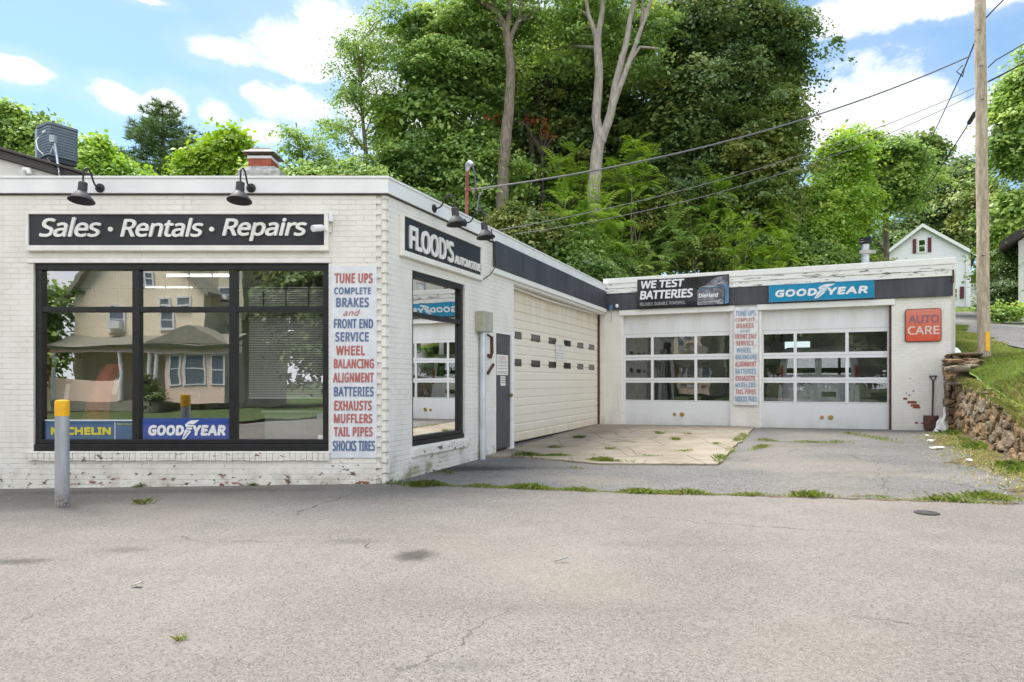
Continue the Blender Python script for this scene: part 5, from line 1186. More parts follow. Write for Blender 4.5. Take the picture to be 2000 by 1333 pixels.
for (a_, b_, c_, d_) in ((435, 498, 362, 410), (945, 990, 205, 240)): opp(MB().box(zx(a_), zx(b_), 1.2 if c_ > 300 else 3.0, 1.6 if c_ > 300 else 3.4, zz_(d_), zz_(c_)), 'window_air_conditioner', M['white'], t)
# second house, seen mirrored in the wing doors
t = empty('ochre_house', (-30, -6, 0), "ochre clapboard house mirrored in the panes of the glass garage doors", 'house')
om = Matrix.Translation((-27, 0.0, -.3)) @ Matrix.Rotation(R(62), 4, 'Z')
MB().box(-7, 7, -4, 4, 0, 6.4).build('wall', M['sage'], t, om)
MB().prism([(-4.4, 6.4), (4.4, 6.4), (0, 9.6)], lambda u, v, d: (d, u, v), -7.3, 7.3).build('roof', M['shingle'], t, om)
for x in (-5, -2.8, .4, 2.2, 5): 
    for z in (1.2, 4.1):
        f = MB().box(x - .5, x + .5, -4.06, -3.99, z - .1, z + 1.7).build('window', M['white'], t, om); MB().box(x - .4, x + .4, -4.08, -4.065, z, z + 1.6).build('pane', M['acg'], f, om)

# ------------------------------------------------------------------ inside the shop
def strip_light(x, y, L, label, rot):
    t = empty('ceiling_light', Matrix.Translation((x, y, 3.10 + (y - 10.6) * .05)) @ Matrix.Rotation(rot, 4, 'Z'), label, 'light', 'fluorescent strips inside the shop'); Mx = WM[t]
    MB().box(-L / 2, L / 2, -.05, .05, .0, .04).build('housing', M['white'], t, Mx); MB().tube([(-L / 2 + .05, 0, -.03), (L / 2 - .05, 0, -.03)], .016, 8).build('tube', M['tube'], t, Mx); return t
strip_light(-5.0, 10.6, 1.1, "lit fluorescent strip inside, behind the middle pane", .0); strip_light(-6.6, 12.8, 1.0, "lit fluorescent strip inside, behind the left pane", .0)
# blind in the right pane
bx0, bx1 = fr(60 + 1380 / 3.333, 0)[0], WX1 - .09; bz1_, bz0_ = fr(0, 562)[1], fr(0, 778)[1]
t = empty('window_blind', (bx0, D + .2, bz0_), "pale slatted blind half lowered behind the right pane of the front window", 'blind')
mb = MB(); nsl = 46
for i in range(nsl): z = bz0_ + .03 + (bz1_ - bz0_ - .05) * i / (nsl - 1); mb.quad((bx0, .19, z - .009), (bx1, .19, z - .009), (bx1, .208, z + .009), (bx0, .208, z + .009))
mb.build('slats', M['blind'], t, FR)
MB().box(bx0, bx1, .188, .214, bz0_ - .012, bz0_ + .012).build('bottom_rail', M['white'], t, FR); MB().box(bx0, bx1, .185, .22, bz1_, bz1_ + .03).build('head_rail', M['white'], t, FR)
mb = MB()
for x in (bx0 + .12, (bx0 + bx1) / 2, bx1 - .12): mb.box(x - .002, x + .002, .199, .203, bz0_, bz1_)
mb.build('cords', M['white'], t, FR)
# counter
cxa, cxb = fr(60 + 1515 / 3.333, 0)[0] * 1.06, WX1 - .05
t = empty('counter', (cxa, 9.3, .18), "pale counter cabinet standing behind the right pane of the front window", 'counter')
MB().box(cxa, cxb + .2, 9.05, 9.6, .18, fr(0, 808)[1] - .02).build('carcass', M['cabinet'], t, bevel=.006)
MB().box(cxa - .03, cxb + .23, 9.0, 9.65, fr(0, 808)[1] - .019, fr(0, 808)[1] + .02).build('worktop', M['white'], t, bevel=.006)
MB().box(cxa + .03, cxa + .58, 9.03, 9.049, .25, fr(0, 808)[1] - .12).build('door', M['cabinet'], t, bevel=.004)
# coral drape, red cloth, paper tags, posters on back wall
def ribbon(name, P, w_, mat, label, cat):
    mb = MB(); n_ = len(P)
    for i, p in enumerate(P):
        for s_ in (-1, -.4, .4, 1): mb.v.append((p[0] + s_ * w_ * p[3], p[1] - .06 * math.cos(s_ * 2.2), p[2]))
    for i in range(n_ - 1):
        for j in range(3): q_ = i * 4 + j; mb.f.append((q_, q_ + 1, q_ + 5, q_ + 4)); mb.m.append(0)
    return mb.build(name, mat, smooth=True, label=label, cat=cat)
kk = 9.1 / D
W3 = lambda zxq, zyq, y=9.1: ((zxq / 2.563 - 1000) * y / F, y, ZC + (Y0 - (480 + zyq / 2.563)) * y / F)
ribbon('draped_cloth', [(*W3(565, 595), .8), (*W3(545, 625), 1.0), (*W3(510, 680), .9), (*W3(490, 760), 1.1), (*W3(470, 870), 1.35), (*W3(465, 960), 1.4)], .14, M['coral'], "coral cloth draped over a stand behind the left pane", 'cloth')
ribbon('red_cloth', [(*W3(210, 380), .3), (*W3(218, 460), .6), (*W3(222, 560), .9), (*W3(222, 650), 1.0), (*W3(225, 760), 1.2), (*W3(228, 880), 1.3)], .06, M['flagr'], "narrow red cloth hanging at the left edge of the front window", 'cloth')
def ptag(zx0, zx1, zy0, zy1, label, lean):
    a_ = W3(zx0, zy1, 8.66); b_ = W3(zx1, zy0, 8.66); mb = MB(); mb.quad((a_[0], 8.66, a_[2]), (b_[0] - lean, 8.66, a_[2]), (b_[0], 8.66, b_[2]), (a_[0] + lean, 8.66, b_[2]))
    mb.build('paper_tag', M['paper'], label=label, cat='paper tag', group='paper tags in the left pane')
ptag(318, 352, 692, 775, "white paper tag in the left pane just above the bollard", .03); ptag(557, 602, 662, 745, "white paper tag in the left pane right of the coral cloth", .05)
def wposter(zx0, zx1, zy0, zy1, label, mat):
    a_ = W3(zx0, zy1, 13.18); b_ = W3(zx1, zy0, 13.18); s = empty('wall_poster', (a_[0], 13.18, a_[2]), label, 'poster')
    MB().box(a_[0], b_[0], 13.17, 13.195, a_[2], b_[2]).build('sheet', mat, s); MB().box(a_[0], b_[0], 13.160, 13.169, b_[2] - .12, b_[2]).build('header', M['vinyl'], s)
wposter(328, 412, 535, 680, "pale wall chart with black heading on the shop back wall", M['paper']); wposter(275, 318, 565, 605, "small framed yellow certificate on the shop back wall", M['boxg'])
t = empty('office_chair', (-4.75, 10.4, .18), "dark office chair inside the shop behind the left pane", 'chair')
MB().box(-5.0, -4.5, 10.15, 10.65, .58, .66).build('seat', M['rubber'], t, bevel=.03); MB().box(-5.0, -4.5, 10.62, 10.7, .75, 1.45).build('backrest', M['rubber'], t, bevel=.03); MB().tube([(-4.75, 10.4, .2), (-4.75, 10.4, .58)], .03, 8).build('pedestal', M['blackm'], t)
for k in range(5): an = k * 1.2566; MB().tube([(-4.75, 10.4, .27), (-4.75 + .28 * math.cos(an), 10.4 + .28 * math.sin(an), .22)], .02, 6).build('foot', M['blackm'], t)
MB().tube([(-4.75, 10.6, .6), (-4.75, 10.68, .8)], .03, 8).build('back_stem', M['blackm'], t)
# stickers on glass
s_ = MB().lathe([(.022, 0), (.022, .002)], n=20, M=FR @ Matrix.Translation((fr(630, 0)[0], .08, fr(0, 743)[1])) @ Matrix.Rotation(R(90), 4, 'X')).build('round_sticker', M['boardw'], label="small round sticker at the right edge of the blind pane", cat='sticker')
a_ = fr(618, 0)[0]; MB().box(a_, a_ + .1, D + .078, D + .081, fr(0, 861)[1], fr(0, 851)[1]).build('window_label', M['paper'], label="small white label low in the corner of the right pane", cat='sticker')

# ------------------------------------------------------------------ van in the garage
VM = WI @ Matrix.Translation((5.30, 1.75, .18))
t = empty('white_van', VM, "white passenger van parked nose-in behind the right glass garage door", 'van')
def vsec(y, sx, z1): 
    P = rrect(-1.0 * sx, 1.0 * sx, .45, z1, .18); return P
mb = MB(); secs = [(0, .97, 2.05), (.03, 1.0, 2.1), (.5, 1.0, 2.13), (4.2, 1.0, 2.12), (4.7, .98, 1.45), (5.3, .95, 1.25)]
prev = None
for y, sx_, z1 in secs:
    P = rrect(-1.0 * sx_, 1.0 * sx_, .40, z1, .2, 5); k = len(mb.v)
    for (u_, v_) in P: 
        tap = 1 - .10 * max(0, (v_ - 1.1)); mb.v.append((u_ * tap, y + .10 * max(0, v_ - 1.0) if y < .4 else y, v_))
    n_ = len(P)
    if prev is not None:
        for i in range(n_): j = (i + 1) % n_; mb.f.append((prev + i, prev + j, k + j, k + i)); mb.m.append(0)
    else: mb.f.append(tuple(range(k, k + n_))); mb.m.append(0)
    prev = k
mb.f.append(tuple(range(prev, prev + n_))); mb.m.append(0)
mb.build('body', M['vanw'], t, VM, smooth=True)
yv = lambda z: .10 * max(0, z - 1.0)
for sg in (-1, 1):
    d = MB(); d.prism([(sg * .02, .55), (sg * .86, .55), (sg * .86, 1.3), (sg * .80, 1.95), (sg * .02, 1.95)], lambda u, v, dd: (u, yv(v) + dd, v), -.035, .02); dd_ = d.build('rear_door', M['vanw'], t, VM, bevel=.012)
    MB().prism([(sg * .08, 1.38), (sg * .78, 1.38), (sg * .74, 1.86), (sg * .08, 1.86)], lambda u, v, dd: (u, yv(v) + dd, v), -.045, -.036).build('rear_window', M['vang'], dd_, VM)
    MB().prism([(sg * .875, 1.12), (sg * .965, 1.12), (sg * .94, 1.62), (sg * .87, 1.62)], lambda u, v, dd: (u, yv(v) + dd, v), -.04, .03).build('tail_light', M['tail'], t, VM, bevel=.01)
    for yy_ in (.95, 4.3): MB().lathe([(.0, -.11), (.28, -.11), (.36, -.09), (.37, 0), (.36, .09), (.28, .11), (0, .11)], n=24, M=Matrix.Translation((sg * .86, yy_, .37)) @ Matrix.Rotation(R(90), 4, 'Y')).build('wheel', M['rubber'], t, VM, smooth=True)
MB().box(-.96, .96, -.12, .05, .40, .56).build('bumper', M['acg'], t, VM, bevel=.03)
MB().box(.08, .42, -.05, -.036, .80, .93).build('number_plate', M['blackm'], t, VM)
mb = MB(); mb.prism([(-.75, 1.10), (-.55, 1.26), (-.4, 1.14), (-.3, 1.22), (-.12, 1.10), (-.3, 1.17), (-.4, 1.10), (-.56, 1.21)], lambda u, v, dd: (u, yv(v) + dd, v), -.040, -.036); mb.build('roof_logo', M['blackm'], t, VM)
text('lettering', '1528', -.42, -.2, .73, .80, -.038, M['dgrey'], t, VM)

# ------------------------------------------------------------------ vegetation
def unit(v): return v / np.maximum(np.linalg.norm(v, axis=-1, keepdims=True), 1e-6)
def leaf_polys(pos, nrm, size, asp, r):
    n_ = len(pos); a = unit(r.normal(size=(n_, 3))); t1 = unit(np.cross(nrm, a)); t2 = np.cross(nrm, t1)
    s = size[:, None]; w_ = s * asp
    lift = nrm * (s * .12)
    return np.stack([pos - t1 * s * .5, pos + t2 * w_ * .5 - t1 * s * .08 + lift, pos + t1 * s * .5, pos - t2 * w_ * .5 - t1 * s * .08 + lift], axis=1).reshape(-1, 3)
def crown_pts(lobes, n_cl, per, cs, r, flat=.4, shell=.45):
    L = [(np.array(c), np.array(rad)) for c, rad in lobes]; wts = np.array([np.prod(rad) ** .62 for _, rad in L]); wts /= wts.sum()
    # boughs first: flat drooping layers spread over each lobe with gaps between them, then leaf clumps along every bough
    nb = max(len(L), n_cl // 8); bi = r.choice(len(L), nb, p=wts); bd = unit(r.normal(size=(nb, 3))); br_ = r.uniform(0, 1, nb) ** shell * r.uniform(.72, 1.08, nb)
    BC = np.array([L[i][0] for i in bi]); BR = np.array([L[i][1] for i in bi]); bc = BC + bd * br_[:, None] * BR; bh = r.normal(.5, .2, nb)
    pick = r.integers(0, nb, n_cl); ext = np.clip(np.linalg.norm(BR, axis=1) * .20, .25, 1.1)[pick] * r.uniform(.6, 1.3, n_cl)
    o_ = np.clip(r.normal(size=(n_cl, 3)), -1.7, 1.7) * np.array([1, 1, .22]); o_[:, 2] -= .22 * (o_[:, 0] ** 2 + o_[:, 1] ** 2); cl = bc[pick] + o_ * ext[:, None]; d = unit(bd[pick] + .35 * unit(o_))
    csz = cs * r.uniform(.45, 1.5, n_cl)
    off = r.normal(size=(n_cl, per, 3)) * csz[:, None, None] * np.array([1, 1, flat]) * .6
    off[..., 2] -= .35 * (off[..., 0] ** 2 + off[..., 1] ** 2) / csz[:, None]
    pos = (cl[:, None, :] + off).reshape(-1, 3)
    outd = unit(np.repeat(d * np.array([1, 1, .5]), per, axis=0)); nrm = unit(np.array([0, 0, 1.0]) + .75 * outd + .5 * r.normal(size=pos.shape))
    chue = np.repeat(bh[pick] + r.normal(0, .13, n_cl), per); hue = np.clip(chue + r.normal(0, .12, len(pos)), 0, 1)
    return pos, nrm, hue, cl
def limbs(mb, trunk, cl, n_, r, r0=.06):
    P = np.array([tuple(p) for p in trunk])
    for i in r.choice(len(cl), min(n_, len(cl)), replace=False):
        e = cl[i]; low = P[P[:, 2] < e[2] - .2]
        if len(low) == 0: low = P[:1]
        s = low[np.argmin(np.linalg.norm(low - e, axis=1) + .6 * np.abs(low[:, 2] - e[2] + 1.2))]
        mid = (s + e) / 2 + np.array([0, 0, .25]) + r.normal(size=3) * .15; mb.tube([s, mid, e], [r0, r0 * .6, r0 * .2], 5)
def tree(name, label, lobes, trunks, leafm, barkm, n_cl, per, leaf, cs, seed, asp=.75, flat=.4, nl=18, group=None, cat='tree', shell=.45, r0=.06, inner=True):
    r = np.random.default_rng(seed); base = trunks[0][0][0]
    n_cl = max(8, int(n_cl * .62)); per = int(per * 1.6); cs *= .85; flat *= .8; leaf *= .74; n_cl = int(n_cl * 1.85); per = int(per * 1.02)
    t = empty(name, Vector(base), label, cat, group)
    pos, nrm, hue, cl = crown_pts(lobes, n_cl, per, cs, r, flat, shell)
    size = leaf * r.uniform(.5, 1.45, len(pos))
    if inner:                                   # the crown's inside: fewer, larger leaves that block the light
        p2, n2, h2, _ = crown_pts([(c_, tuple(.52 * q for q in rd_)) for c_, rd_ in lobes], int(n_cl * .45), per, cs, r, .9, .5)
        pos = np.concatenate([pos, p2]); nrm = np.concatenate([nrm, n2]); hue = np.concatenate([hue, h2]); size = np.concatenate([size, 1.7 * leaf * r.uniform(.7, 1.3, len(p2))])
    fast_mesh('crown', leaf_polys(pos, nrm, size, asp, r), 4, LF[leafm], t, hue=hue)
    mb = MB(); allp = []
    for pts, ra, rb in trunks:
        P = [Vector(p) for p in pts]; Q = []
        for i in range(len(P) - 1):
            for k in range(3): Q.append(P[i].lerp(P[i + 1], k / 3))
        Q.append(P[-1]); n_ = len(Q)
        Q = [q + Vector((r.normal() * ra * .05, r.normal() * ra * .05, 0)) for q in Q]
        mb.tube(Q, [ra + (rb - ra) * i / (n_ - 1) for i in range(n_)], 10); allp += Q
    limbs(mb, allp, cl, nl, r, r0)
    mb.build('trunk', M[barkm], t, smooth=True); return t
def lobe(px, py, y, rx, ry, rd=None):
    c = at(px, py, y); k = y / F; return (tuple(c), (rx * k, (rd if rd is not None else rx * k * .8), ry * k))
def gzh(x, y): return 1.93 + .15 * (y - 14.5)
def base_at(px, y): q = at(px, 400, y); return Vector((q.x, y, gzh(q.x, y) - .3 if y > 25 else 3))
GT = 'tall trees on the slope behind the shop'
# the wooded slope
tree('maple_tree', "broad mid green maple left of the bare brown trunk", [lobe(860, 180, 25, 110, 130), lobe(800, 320, 24.5, 70, 85), lobe(920, 300, 25, 90, 110), lobe(860, 60, 25.5, 120, 80), lobe(905, 400, 24, 60, 45), lobe(790, 395, 24, 55, 40), lobe(950, 120, 25.5, 80, 110), lobe(775, 250, 25, 40, 50)],
     [([base_at(875, 25), at(872, 320, 25), at(860, 180, 25), at(850, 40, 25)], .16, .05)], 'maple', 'barkd', 760, 62, .17, .55, 1, group=GT, flat=.3, nl=34)
tree('brown_trunk_tree', "tall tree with bare light brown trunk and thin forked top", [lobe(990, -20, 24, 110, 80), lobe(930, 30, 24, 60, 40), lobe(1040, 60, 24.5, 50, 60), lobe(1010, 320, 23.6, 34, 26), lobe(1060, 355, 24, 50, 30)],
     [([base_at(980, 23.5), at(981, 430, 23.5), at(984, 330, 23.5), at(990, 240, 23.5), at(997, 170, 23.5), at(994, 90, 23.5), at(987, 55, 23.5)], .25, .14), ([at(987, 60, 23.5), at(972, 25, 23.4), at(935, 0, 23.3), at(900, -40, 23.3)], .13, .05), ([at(990, 60, 23.5), at(996, 20, 23.5), at(996, -60, 23.5)], .12, .06), ([at(995, 80, 23.5), at(1012, 40, 23.6), at(1025, -20, 23.6)], .10, .05)],
     'maple', 'barkg', 170, 36, .17, .5, 2, group=GT, inner=False, flat=.3, nl=10)
tree('pale_trunk_tree', "tall tree with pale forked twin trunks over the bright sumac", [lobe(1190, -10, 23.5, 130, 70), lobe(1130, 40, 24, 60, 70), lobe(1270, 50, 24, 70, 70), lobe(1220, 100, 24.8, 80, 70), lobe(1100, 90, 25, 50, 60)],
     [([base_at(1160, 22.8), at(1160, 365, 22.8), at(1166, 300, 22.8), at(1172, 265, 22.8)], .24, .2), ([at(1170, 275, 22.8), at(1164, 230, 22.8), at(1170, 140, 22.8), at(1166, 70, 22.8)], .17, .13), ([at(1166, 78, 22.8), at(1150, 30, 22.8), at(1138, -30, 22.8)], .09, .05), ([at(1168, 75, 22.8), at(1176, 20, 22.8), at(1180, -50, 22.8)], .11, .07),
      ([at(1174, 278, 22.8), at(1193, 220, 22.7), at(1205, 150, 22.6), at(1222, 90, 22.6), at(1234, 20, 22.6), at(1245, -40, 22.6)], .17, .06), ([at(1196, 210, 22.7), at(1215, 160, 22.5), at(1237, 100, 22.5), at(1262, 30, 22.5), at(1280, -20, 22.5)], .11, .05), ([at(1228, 125, 22.5), at(1250, 92, 22.4), at(1285, 95, 22.4)], .06, .03)],
     'maple', 'barkp', 220, 42, .17, .5, 3, group=GT, inner=False, flat=.35, nl=6)
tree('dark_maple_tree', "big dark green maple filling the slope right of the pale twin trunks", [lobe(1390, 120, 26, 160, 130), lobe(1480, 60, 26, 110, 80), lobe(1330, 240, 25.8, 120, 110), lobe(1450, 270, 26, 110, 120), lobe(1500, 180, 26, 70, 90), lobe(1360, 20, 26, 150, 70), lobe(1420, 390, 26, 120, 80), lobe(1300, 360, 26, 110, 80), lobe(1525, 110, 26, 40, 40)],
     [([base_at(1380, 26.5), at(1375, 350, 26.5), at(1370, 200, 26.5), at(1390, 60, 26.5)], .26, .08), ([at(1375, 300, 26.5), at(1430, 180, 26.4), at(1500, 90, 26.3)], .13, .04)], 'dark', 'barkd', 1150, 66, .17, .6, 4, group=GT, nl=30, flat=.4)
tree('bronze_maple_tree', "maple with bronze tinted leaves at the right edge of the dark maple", [lobe(1490, 300, 24.8, 75, 110), lobe(1450, 240, 24.8, 60, 50), lobe(1520, 370, 24.8, 45, 70), lobe(1520, 220, 24.8, 45, 40)],
     [([base_at(1480, 25.2), at(1485, 380, 25.2), at(1488, 230, 25.2)], .14, .04)], 'olive', 'barkd', 300, 60, .15, .45, 5, group=GT)
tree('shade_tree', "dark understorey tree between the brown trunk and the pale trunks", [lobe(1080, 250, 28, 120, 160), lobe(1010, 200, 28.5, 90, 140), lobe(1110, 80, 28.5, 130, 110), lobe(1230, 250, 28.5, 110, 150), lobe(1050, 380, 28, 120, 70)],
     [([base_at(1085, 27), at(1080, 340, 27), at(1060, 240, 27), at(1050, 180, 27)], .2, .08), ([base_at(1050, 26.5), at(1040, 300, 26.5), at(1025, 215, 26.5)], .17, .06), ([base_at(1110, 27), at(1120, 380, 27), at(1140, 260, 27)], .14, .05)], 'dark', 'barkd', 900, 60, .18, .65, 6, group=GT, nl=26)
tree('orange_sprig_tree', "young maple showing a few early orange leaves near the dark trunks", [lobe(1052, 235, 25, 22, 14), lobe(1075, 262, 25, 16, 12), lobe(962, 222, 24, 12, 6)], [([base_at(1062, 25), at(1060, 330, 25), at(1056, 250, 25)], .06, .03)], 'orange', 'barkd', 10, 9, .11, .2, 7, group=GT, nl=6)
tree('sparse_birch_tree', "thin leafed sparse tree with sky showing through, left of the maples", [lobe(700, 170, 24, 55, 70), lobe(665, 250, 24, 40, 70), lobe(720, 90, 24.5, 60, 60), lobe(690, 320, 24, 60, 40), lobe(755, 210, 24.5, 40, 90), lobe(760, 30, 25, 60, 60)],
     [([base_at(720, 24.5), at(715, 300, 24.5), at(705, 200, 24.5), at(700, 90, 24.5)], .10, .03)], 'maple', 'barkg', 300, 24, .12, .42, 8, group=GT, inner=False, flat=.6, nl=40, r0=.03)
tree('sparse_birch_tree', "small sparse sapling with drooping sprigs against the clouds above the chimney", [lobe(585, 300, 22, 45, 50), lobe(575, 255, 22, 22, 22), lobe(640, 325, 22, 50, 36), lobe(540, 330, 22, 25, 25)], [([at(600, 420, 22), at(592, 320, 22), at(578, 240, 22)], .05, .02)], 'maple', 'barkg', 150, 24, .12, .32, 9, group=GT, inner=False, flat=.6, nl=20, r0=.025)
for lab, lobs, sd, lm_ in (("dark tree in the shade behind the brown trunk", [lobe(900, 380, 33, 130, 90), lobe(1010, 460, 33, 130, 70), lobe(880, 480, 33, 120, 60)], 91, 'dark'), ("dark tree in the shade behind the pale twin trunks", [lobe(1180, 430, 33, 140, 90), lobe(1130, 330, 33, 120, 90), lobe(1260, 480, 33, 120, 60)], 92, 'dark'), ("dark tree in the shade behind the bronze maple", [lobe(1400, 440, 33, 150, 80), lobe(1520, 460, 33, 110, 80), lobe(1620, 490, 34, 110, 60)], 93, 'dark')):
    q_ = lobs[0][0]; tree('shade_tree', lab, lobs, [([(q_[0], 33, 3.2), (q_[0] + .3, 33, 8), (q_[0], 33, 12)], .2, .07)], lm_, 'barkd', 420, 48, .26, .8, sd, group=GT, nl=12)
# left skyline
def pine(px, ptop, pbot, y, label, seed):
    r = np.random.default_rng(seed); k = y / F; top = at(px, ptop, y); base = at(px, pbot, y); base.z -= 4
    t = empty('pine_tree', base, label, 'tree', 'trees on the skyline behind the parapet'); mb = MB(); V = []; H = []
    mb.tube([base, base.lerp(top, .6), top], [.24, .14, .02], 8); hgt = top.z - at(0, pbot, y).z; z = .15
    while z < hgt + 1.0:
        L = (.35 + .60 * z) * (1 if z < 2.2 else .95); nb = 5; a0 = r.uniform(0, 6.3)
        for q in range(nb):
            an = a0 + q * 6.283 / nb + r.uniform(-.3, .3); Lb = L * r.uniform(.55, 1.2); d = np.array([math.cos(an), math.sin(an), 0])
            P = [np.array(top) + np.array([0, 0, -z]) + d * Lb * u + np.array([0, 0, (.10 + .22 * u * u) * Lb - .12 * Lb * u]) for u in (0, .35, .7, 1)]
            mb.tube(P, [.035, .025, .015, .008], 5)
            for u in np.linspace(.3, 1.02, max(3, int(Lb * 5))):
                c = np.array(top) + np.array([0, 0, -z + (.10 + .22 * u * u) * Lb - .12 * Lb * u]) + d * Lb * u; sdv = np.array([-d[1], d[0], 0])
                for side_ in ((0,) if Lb < .7 else (-1, 0, 1)):
                    cc = c + sdv * side_ * r.uniform(.1, .34) * min(1.3, Lb) + np.array([0, 0, .05 * r.normal()]); n_ = 26
                    dirv = unit(r.normal(size=(n_, 3)) * np.array([1, 1, .55]) + d * .5 + np.array([0, 0, .35])); ln = r.uniform(.16, .30, n_)[:, None]; wv_ = unit(np.cross(dirv, r.normal(size=(n_, 3)))) * .014
                    V.append(np.stack([cc + wv_, cc - wv_, cc + dirv * ln - wv_ * .4, cc + dirv * ln + wv_ * .4], 1).reshape(-1, 3)); H.append(np.clip(r.normal(.5, .12) + r.normal(0, .15, n_), 0, 1))
        z += r.uniform(.30, .46)
    fast_mesh('crown', np.concatenate(V), 4, LF['pine'], t, hue=np.concatenate(H)); mb.build('trunk', M['barkd'], t, smooth=True)
pine(318, 204, 352, 30, "dark layered pine rising behind the front parapet", 10)
GL = 'trees on the skyline behind the parapet'
tree('yellow_green_tree', "bright yellow green tree between the pine and the chimney", [lobe(420, 318, 24, 55, 30), lobe(435, 285, 24, 34, 24), lobe(385, 340, 24, 44, 20), lobe(470, 335, 24, 30, 26), lobe(390, 300, 24, 26, 16), lobe(455, 270, 24, 18, 14)], [([at(420, 440, 24), at(420, 340, 24), at(430, 280, 24)], .10, .03)], 'yellow', 'barkg', 260, 55, .15, .42, 11, group=GL)
tree('round_tree', "rounded green tree behind the grey air conditioner", [lobe(45, 255, 26, 50, 50), lobe(20, 285, 26, 60, 50), lobe(75, 240, 26, 26, 26), lobe(105, 300, 26, 50, 45), lobe(15, 222, 26, 30, 22)], [([at(40, 420, 26), at(40, 320, 26), at(45, 230, 26)], .16, .05)], 'maple', 'barkg', 330, 58, .16, .45, 12, group=GL)
tree('young_tree', "loose branched green tree between air conditioner and pine", [lobe(180, 320, 23, 40, 36), lobe(190, 282, 23, 22, 24), lobe(225, 330, 23, 34, 26), lobe(165, 295, 23, 16, 18), lobe(262, 345, 23, 40, 14)], [([at(205, 430, 23), at(200, 330, 23), at(193, 268, 23)], .08, .02)], 'bright', 'barkg', 260, 42, .14, .38, 13, group=GL, flat=.5)
tree('hedge_tree', "dull green tree low behind the parapet between chimney and maples", [lobe(600, 345, 21, 70, 22), lobe(690, 345, 21, 70, 30), lobe(510, 345, 23, 40, 20)], [([at(640, 430, 21), at(640, 350, 21)], .08, .03)], 'maple', 'barkg', 200, 46, .13, .36, 14, group=GL)
# right side
GR_ = 'trees around the white house'
tree('ailanthus_tree', "tall light green tree standing over the garage wing roof", [lobe(1640, 330, 27, 60, 55), lobe(1610, 400, 26.5, 75, 70), lobe(1605, 460, 26, 70, 60), lobe(1590, 470, 26, 60, 60), lobe(1650, 290, 27, 40, 25), lobe(1662, 390, 26.5, 34, 45)], [([base_at(1640, 27), at(1640, 430, 27), at(1645, 290, 27)], .13, .04)], 'bright', 'barkg', 620, 56, .14, .5, 15, group=GR_, flat=.5)
tree('ash_tree', "mid green round topped tree behind the light green tree", [lobe(1720, 330, 33, 80, 60), lobe(1690, 290, 33, 70, 40), lobe(1655, 440, 33, 34, 50), lobe(1740, 365, 33, 50, 45), lobe(1760, 310, 33, 40, 35)], [([base_at(1730, 34), at(1730, 430, 34), at(1720, 300, 34)], .2, .06)], 'maple', 'barkg', 430, 55, .18, .6, 16, group=GR_)
tree('oak_tree', "dark spreading tree directly above the white house", [lobe(1840, 370, 52, 70, 60), lobe(1880, 340, 52, 50, 40), lobe(1800, 330, 54, 50, 40), lobe(1850, 430, 52, 80, 50), lobe(1760, 450, 52, 60, 60), lobe(1905, 420, 52, 40, 70), lobe(1810, 290, 54, 26, 20)], [([at(1840, 560, 52), at(1842, 430, 52), at(1845, 340, 52)], .3, .1)], 'dark', 'barkd', 520, 50, .28, 1.0, 17, group=GR_, nl=30, r0=.09)
tree('edge_tree', "leafy tree at the right edge behind the utility pole", [lobe(1990, 200, 22, 45, 60), lobe(2010, 300, 22, 60, 60), lobe(1975, 265, 22, 30, 20), lobe(1995, 390, 22, 40, 30), lobe(2030, 140, 22, 60, 50)], [([at(2040, 560, 22), at(2035, 380, 22), at(2020, 180, 22)], .16, .05)], 'maple', 'barkg', 240, 44, .15, .45, 18, group=GR_, flat=.4)
tree('yellow_green_bush', "yellow green leafy bush right of the pole below the edge tree", [lobe(1970, 440, 30, 40, 70), lobe(1955, 510, 30, 30, 60), lobe(1990, 420, 30, 30, 40)], [([at(1975, 620, 30), at(1972, 480, 30)], .1, .03)], 'yellow', 'barkg', 200, 50, .16, .5, 19, group=GR_, cat='bush')
tree('dark_yew_bush', "dark evergreen bush beside the road at the right edge", [lobe(1975, 550, 27, 38, 50), lobe(1995, 500, 27, 30, 50), lobe(1950, 585, 27, 24, 24)], [([at(1978, 615, 27), at(1978, 540, 27)], .1, .04)], 'pine', 'barkd', 220, 60, .14, .35, 20, group=GR_, cat='bush', asp=.4, nl=6)
tree('hydrangea_bush', "low pale green bush by the road below the dark evergreen", [lobe(1988, 602, 25, 18, 5), lobe(1955, 607, 25, 14, 4)], [([at(1975, 615, 25), at(1975, 604, 25)], .03, .02)], 'maple', 'barkd', 34, 36, .12, .25, 21, group=GR_, cat='bush', nl=4)
tree('foundation_bush', "low green hedge along the foot of the white house", [lobe(1880, 610, 37.5, 40, 8), lobe(1920, 610, 37.5, 30, 10)], [([at(1890, 617, 37.5), at(1890, 608, 37.5)], .03, .02)], 'maple', 'barkd', 60, 40, .18, .4, 22, group=GR_, cat='bush', nl=3)
tree('far_tree', "hazy green tree between the pole and the dark spreading tree", [lobe(1925, 400, 48, 50, 80), lobe(1950, 520, 46, 40, 70)], [([at(1930, 600, 48), at(1928, 420, 48)], .2, .08)], 'olive', 'barkg', 260, 46, .26, .9, 23, group=GR_)

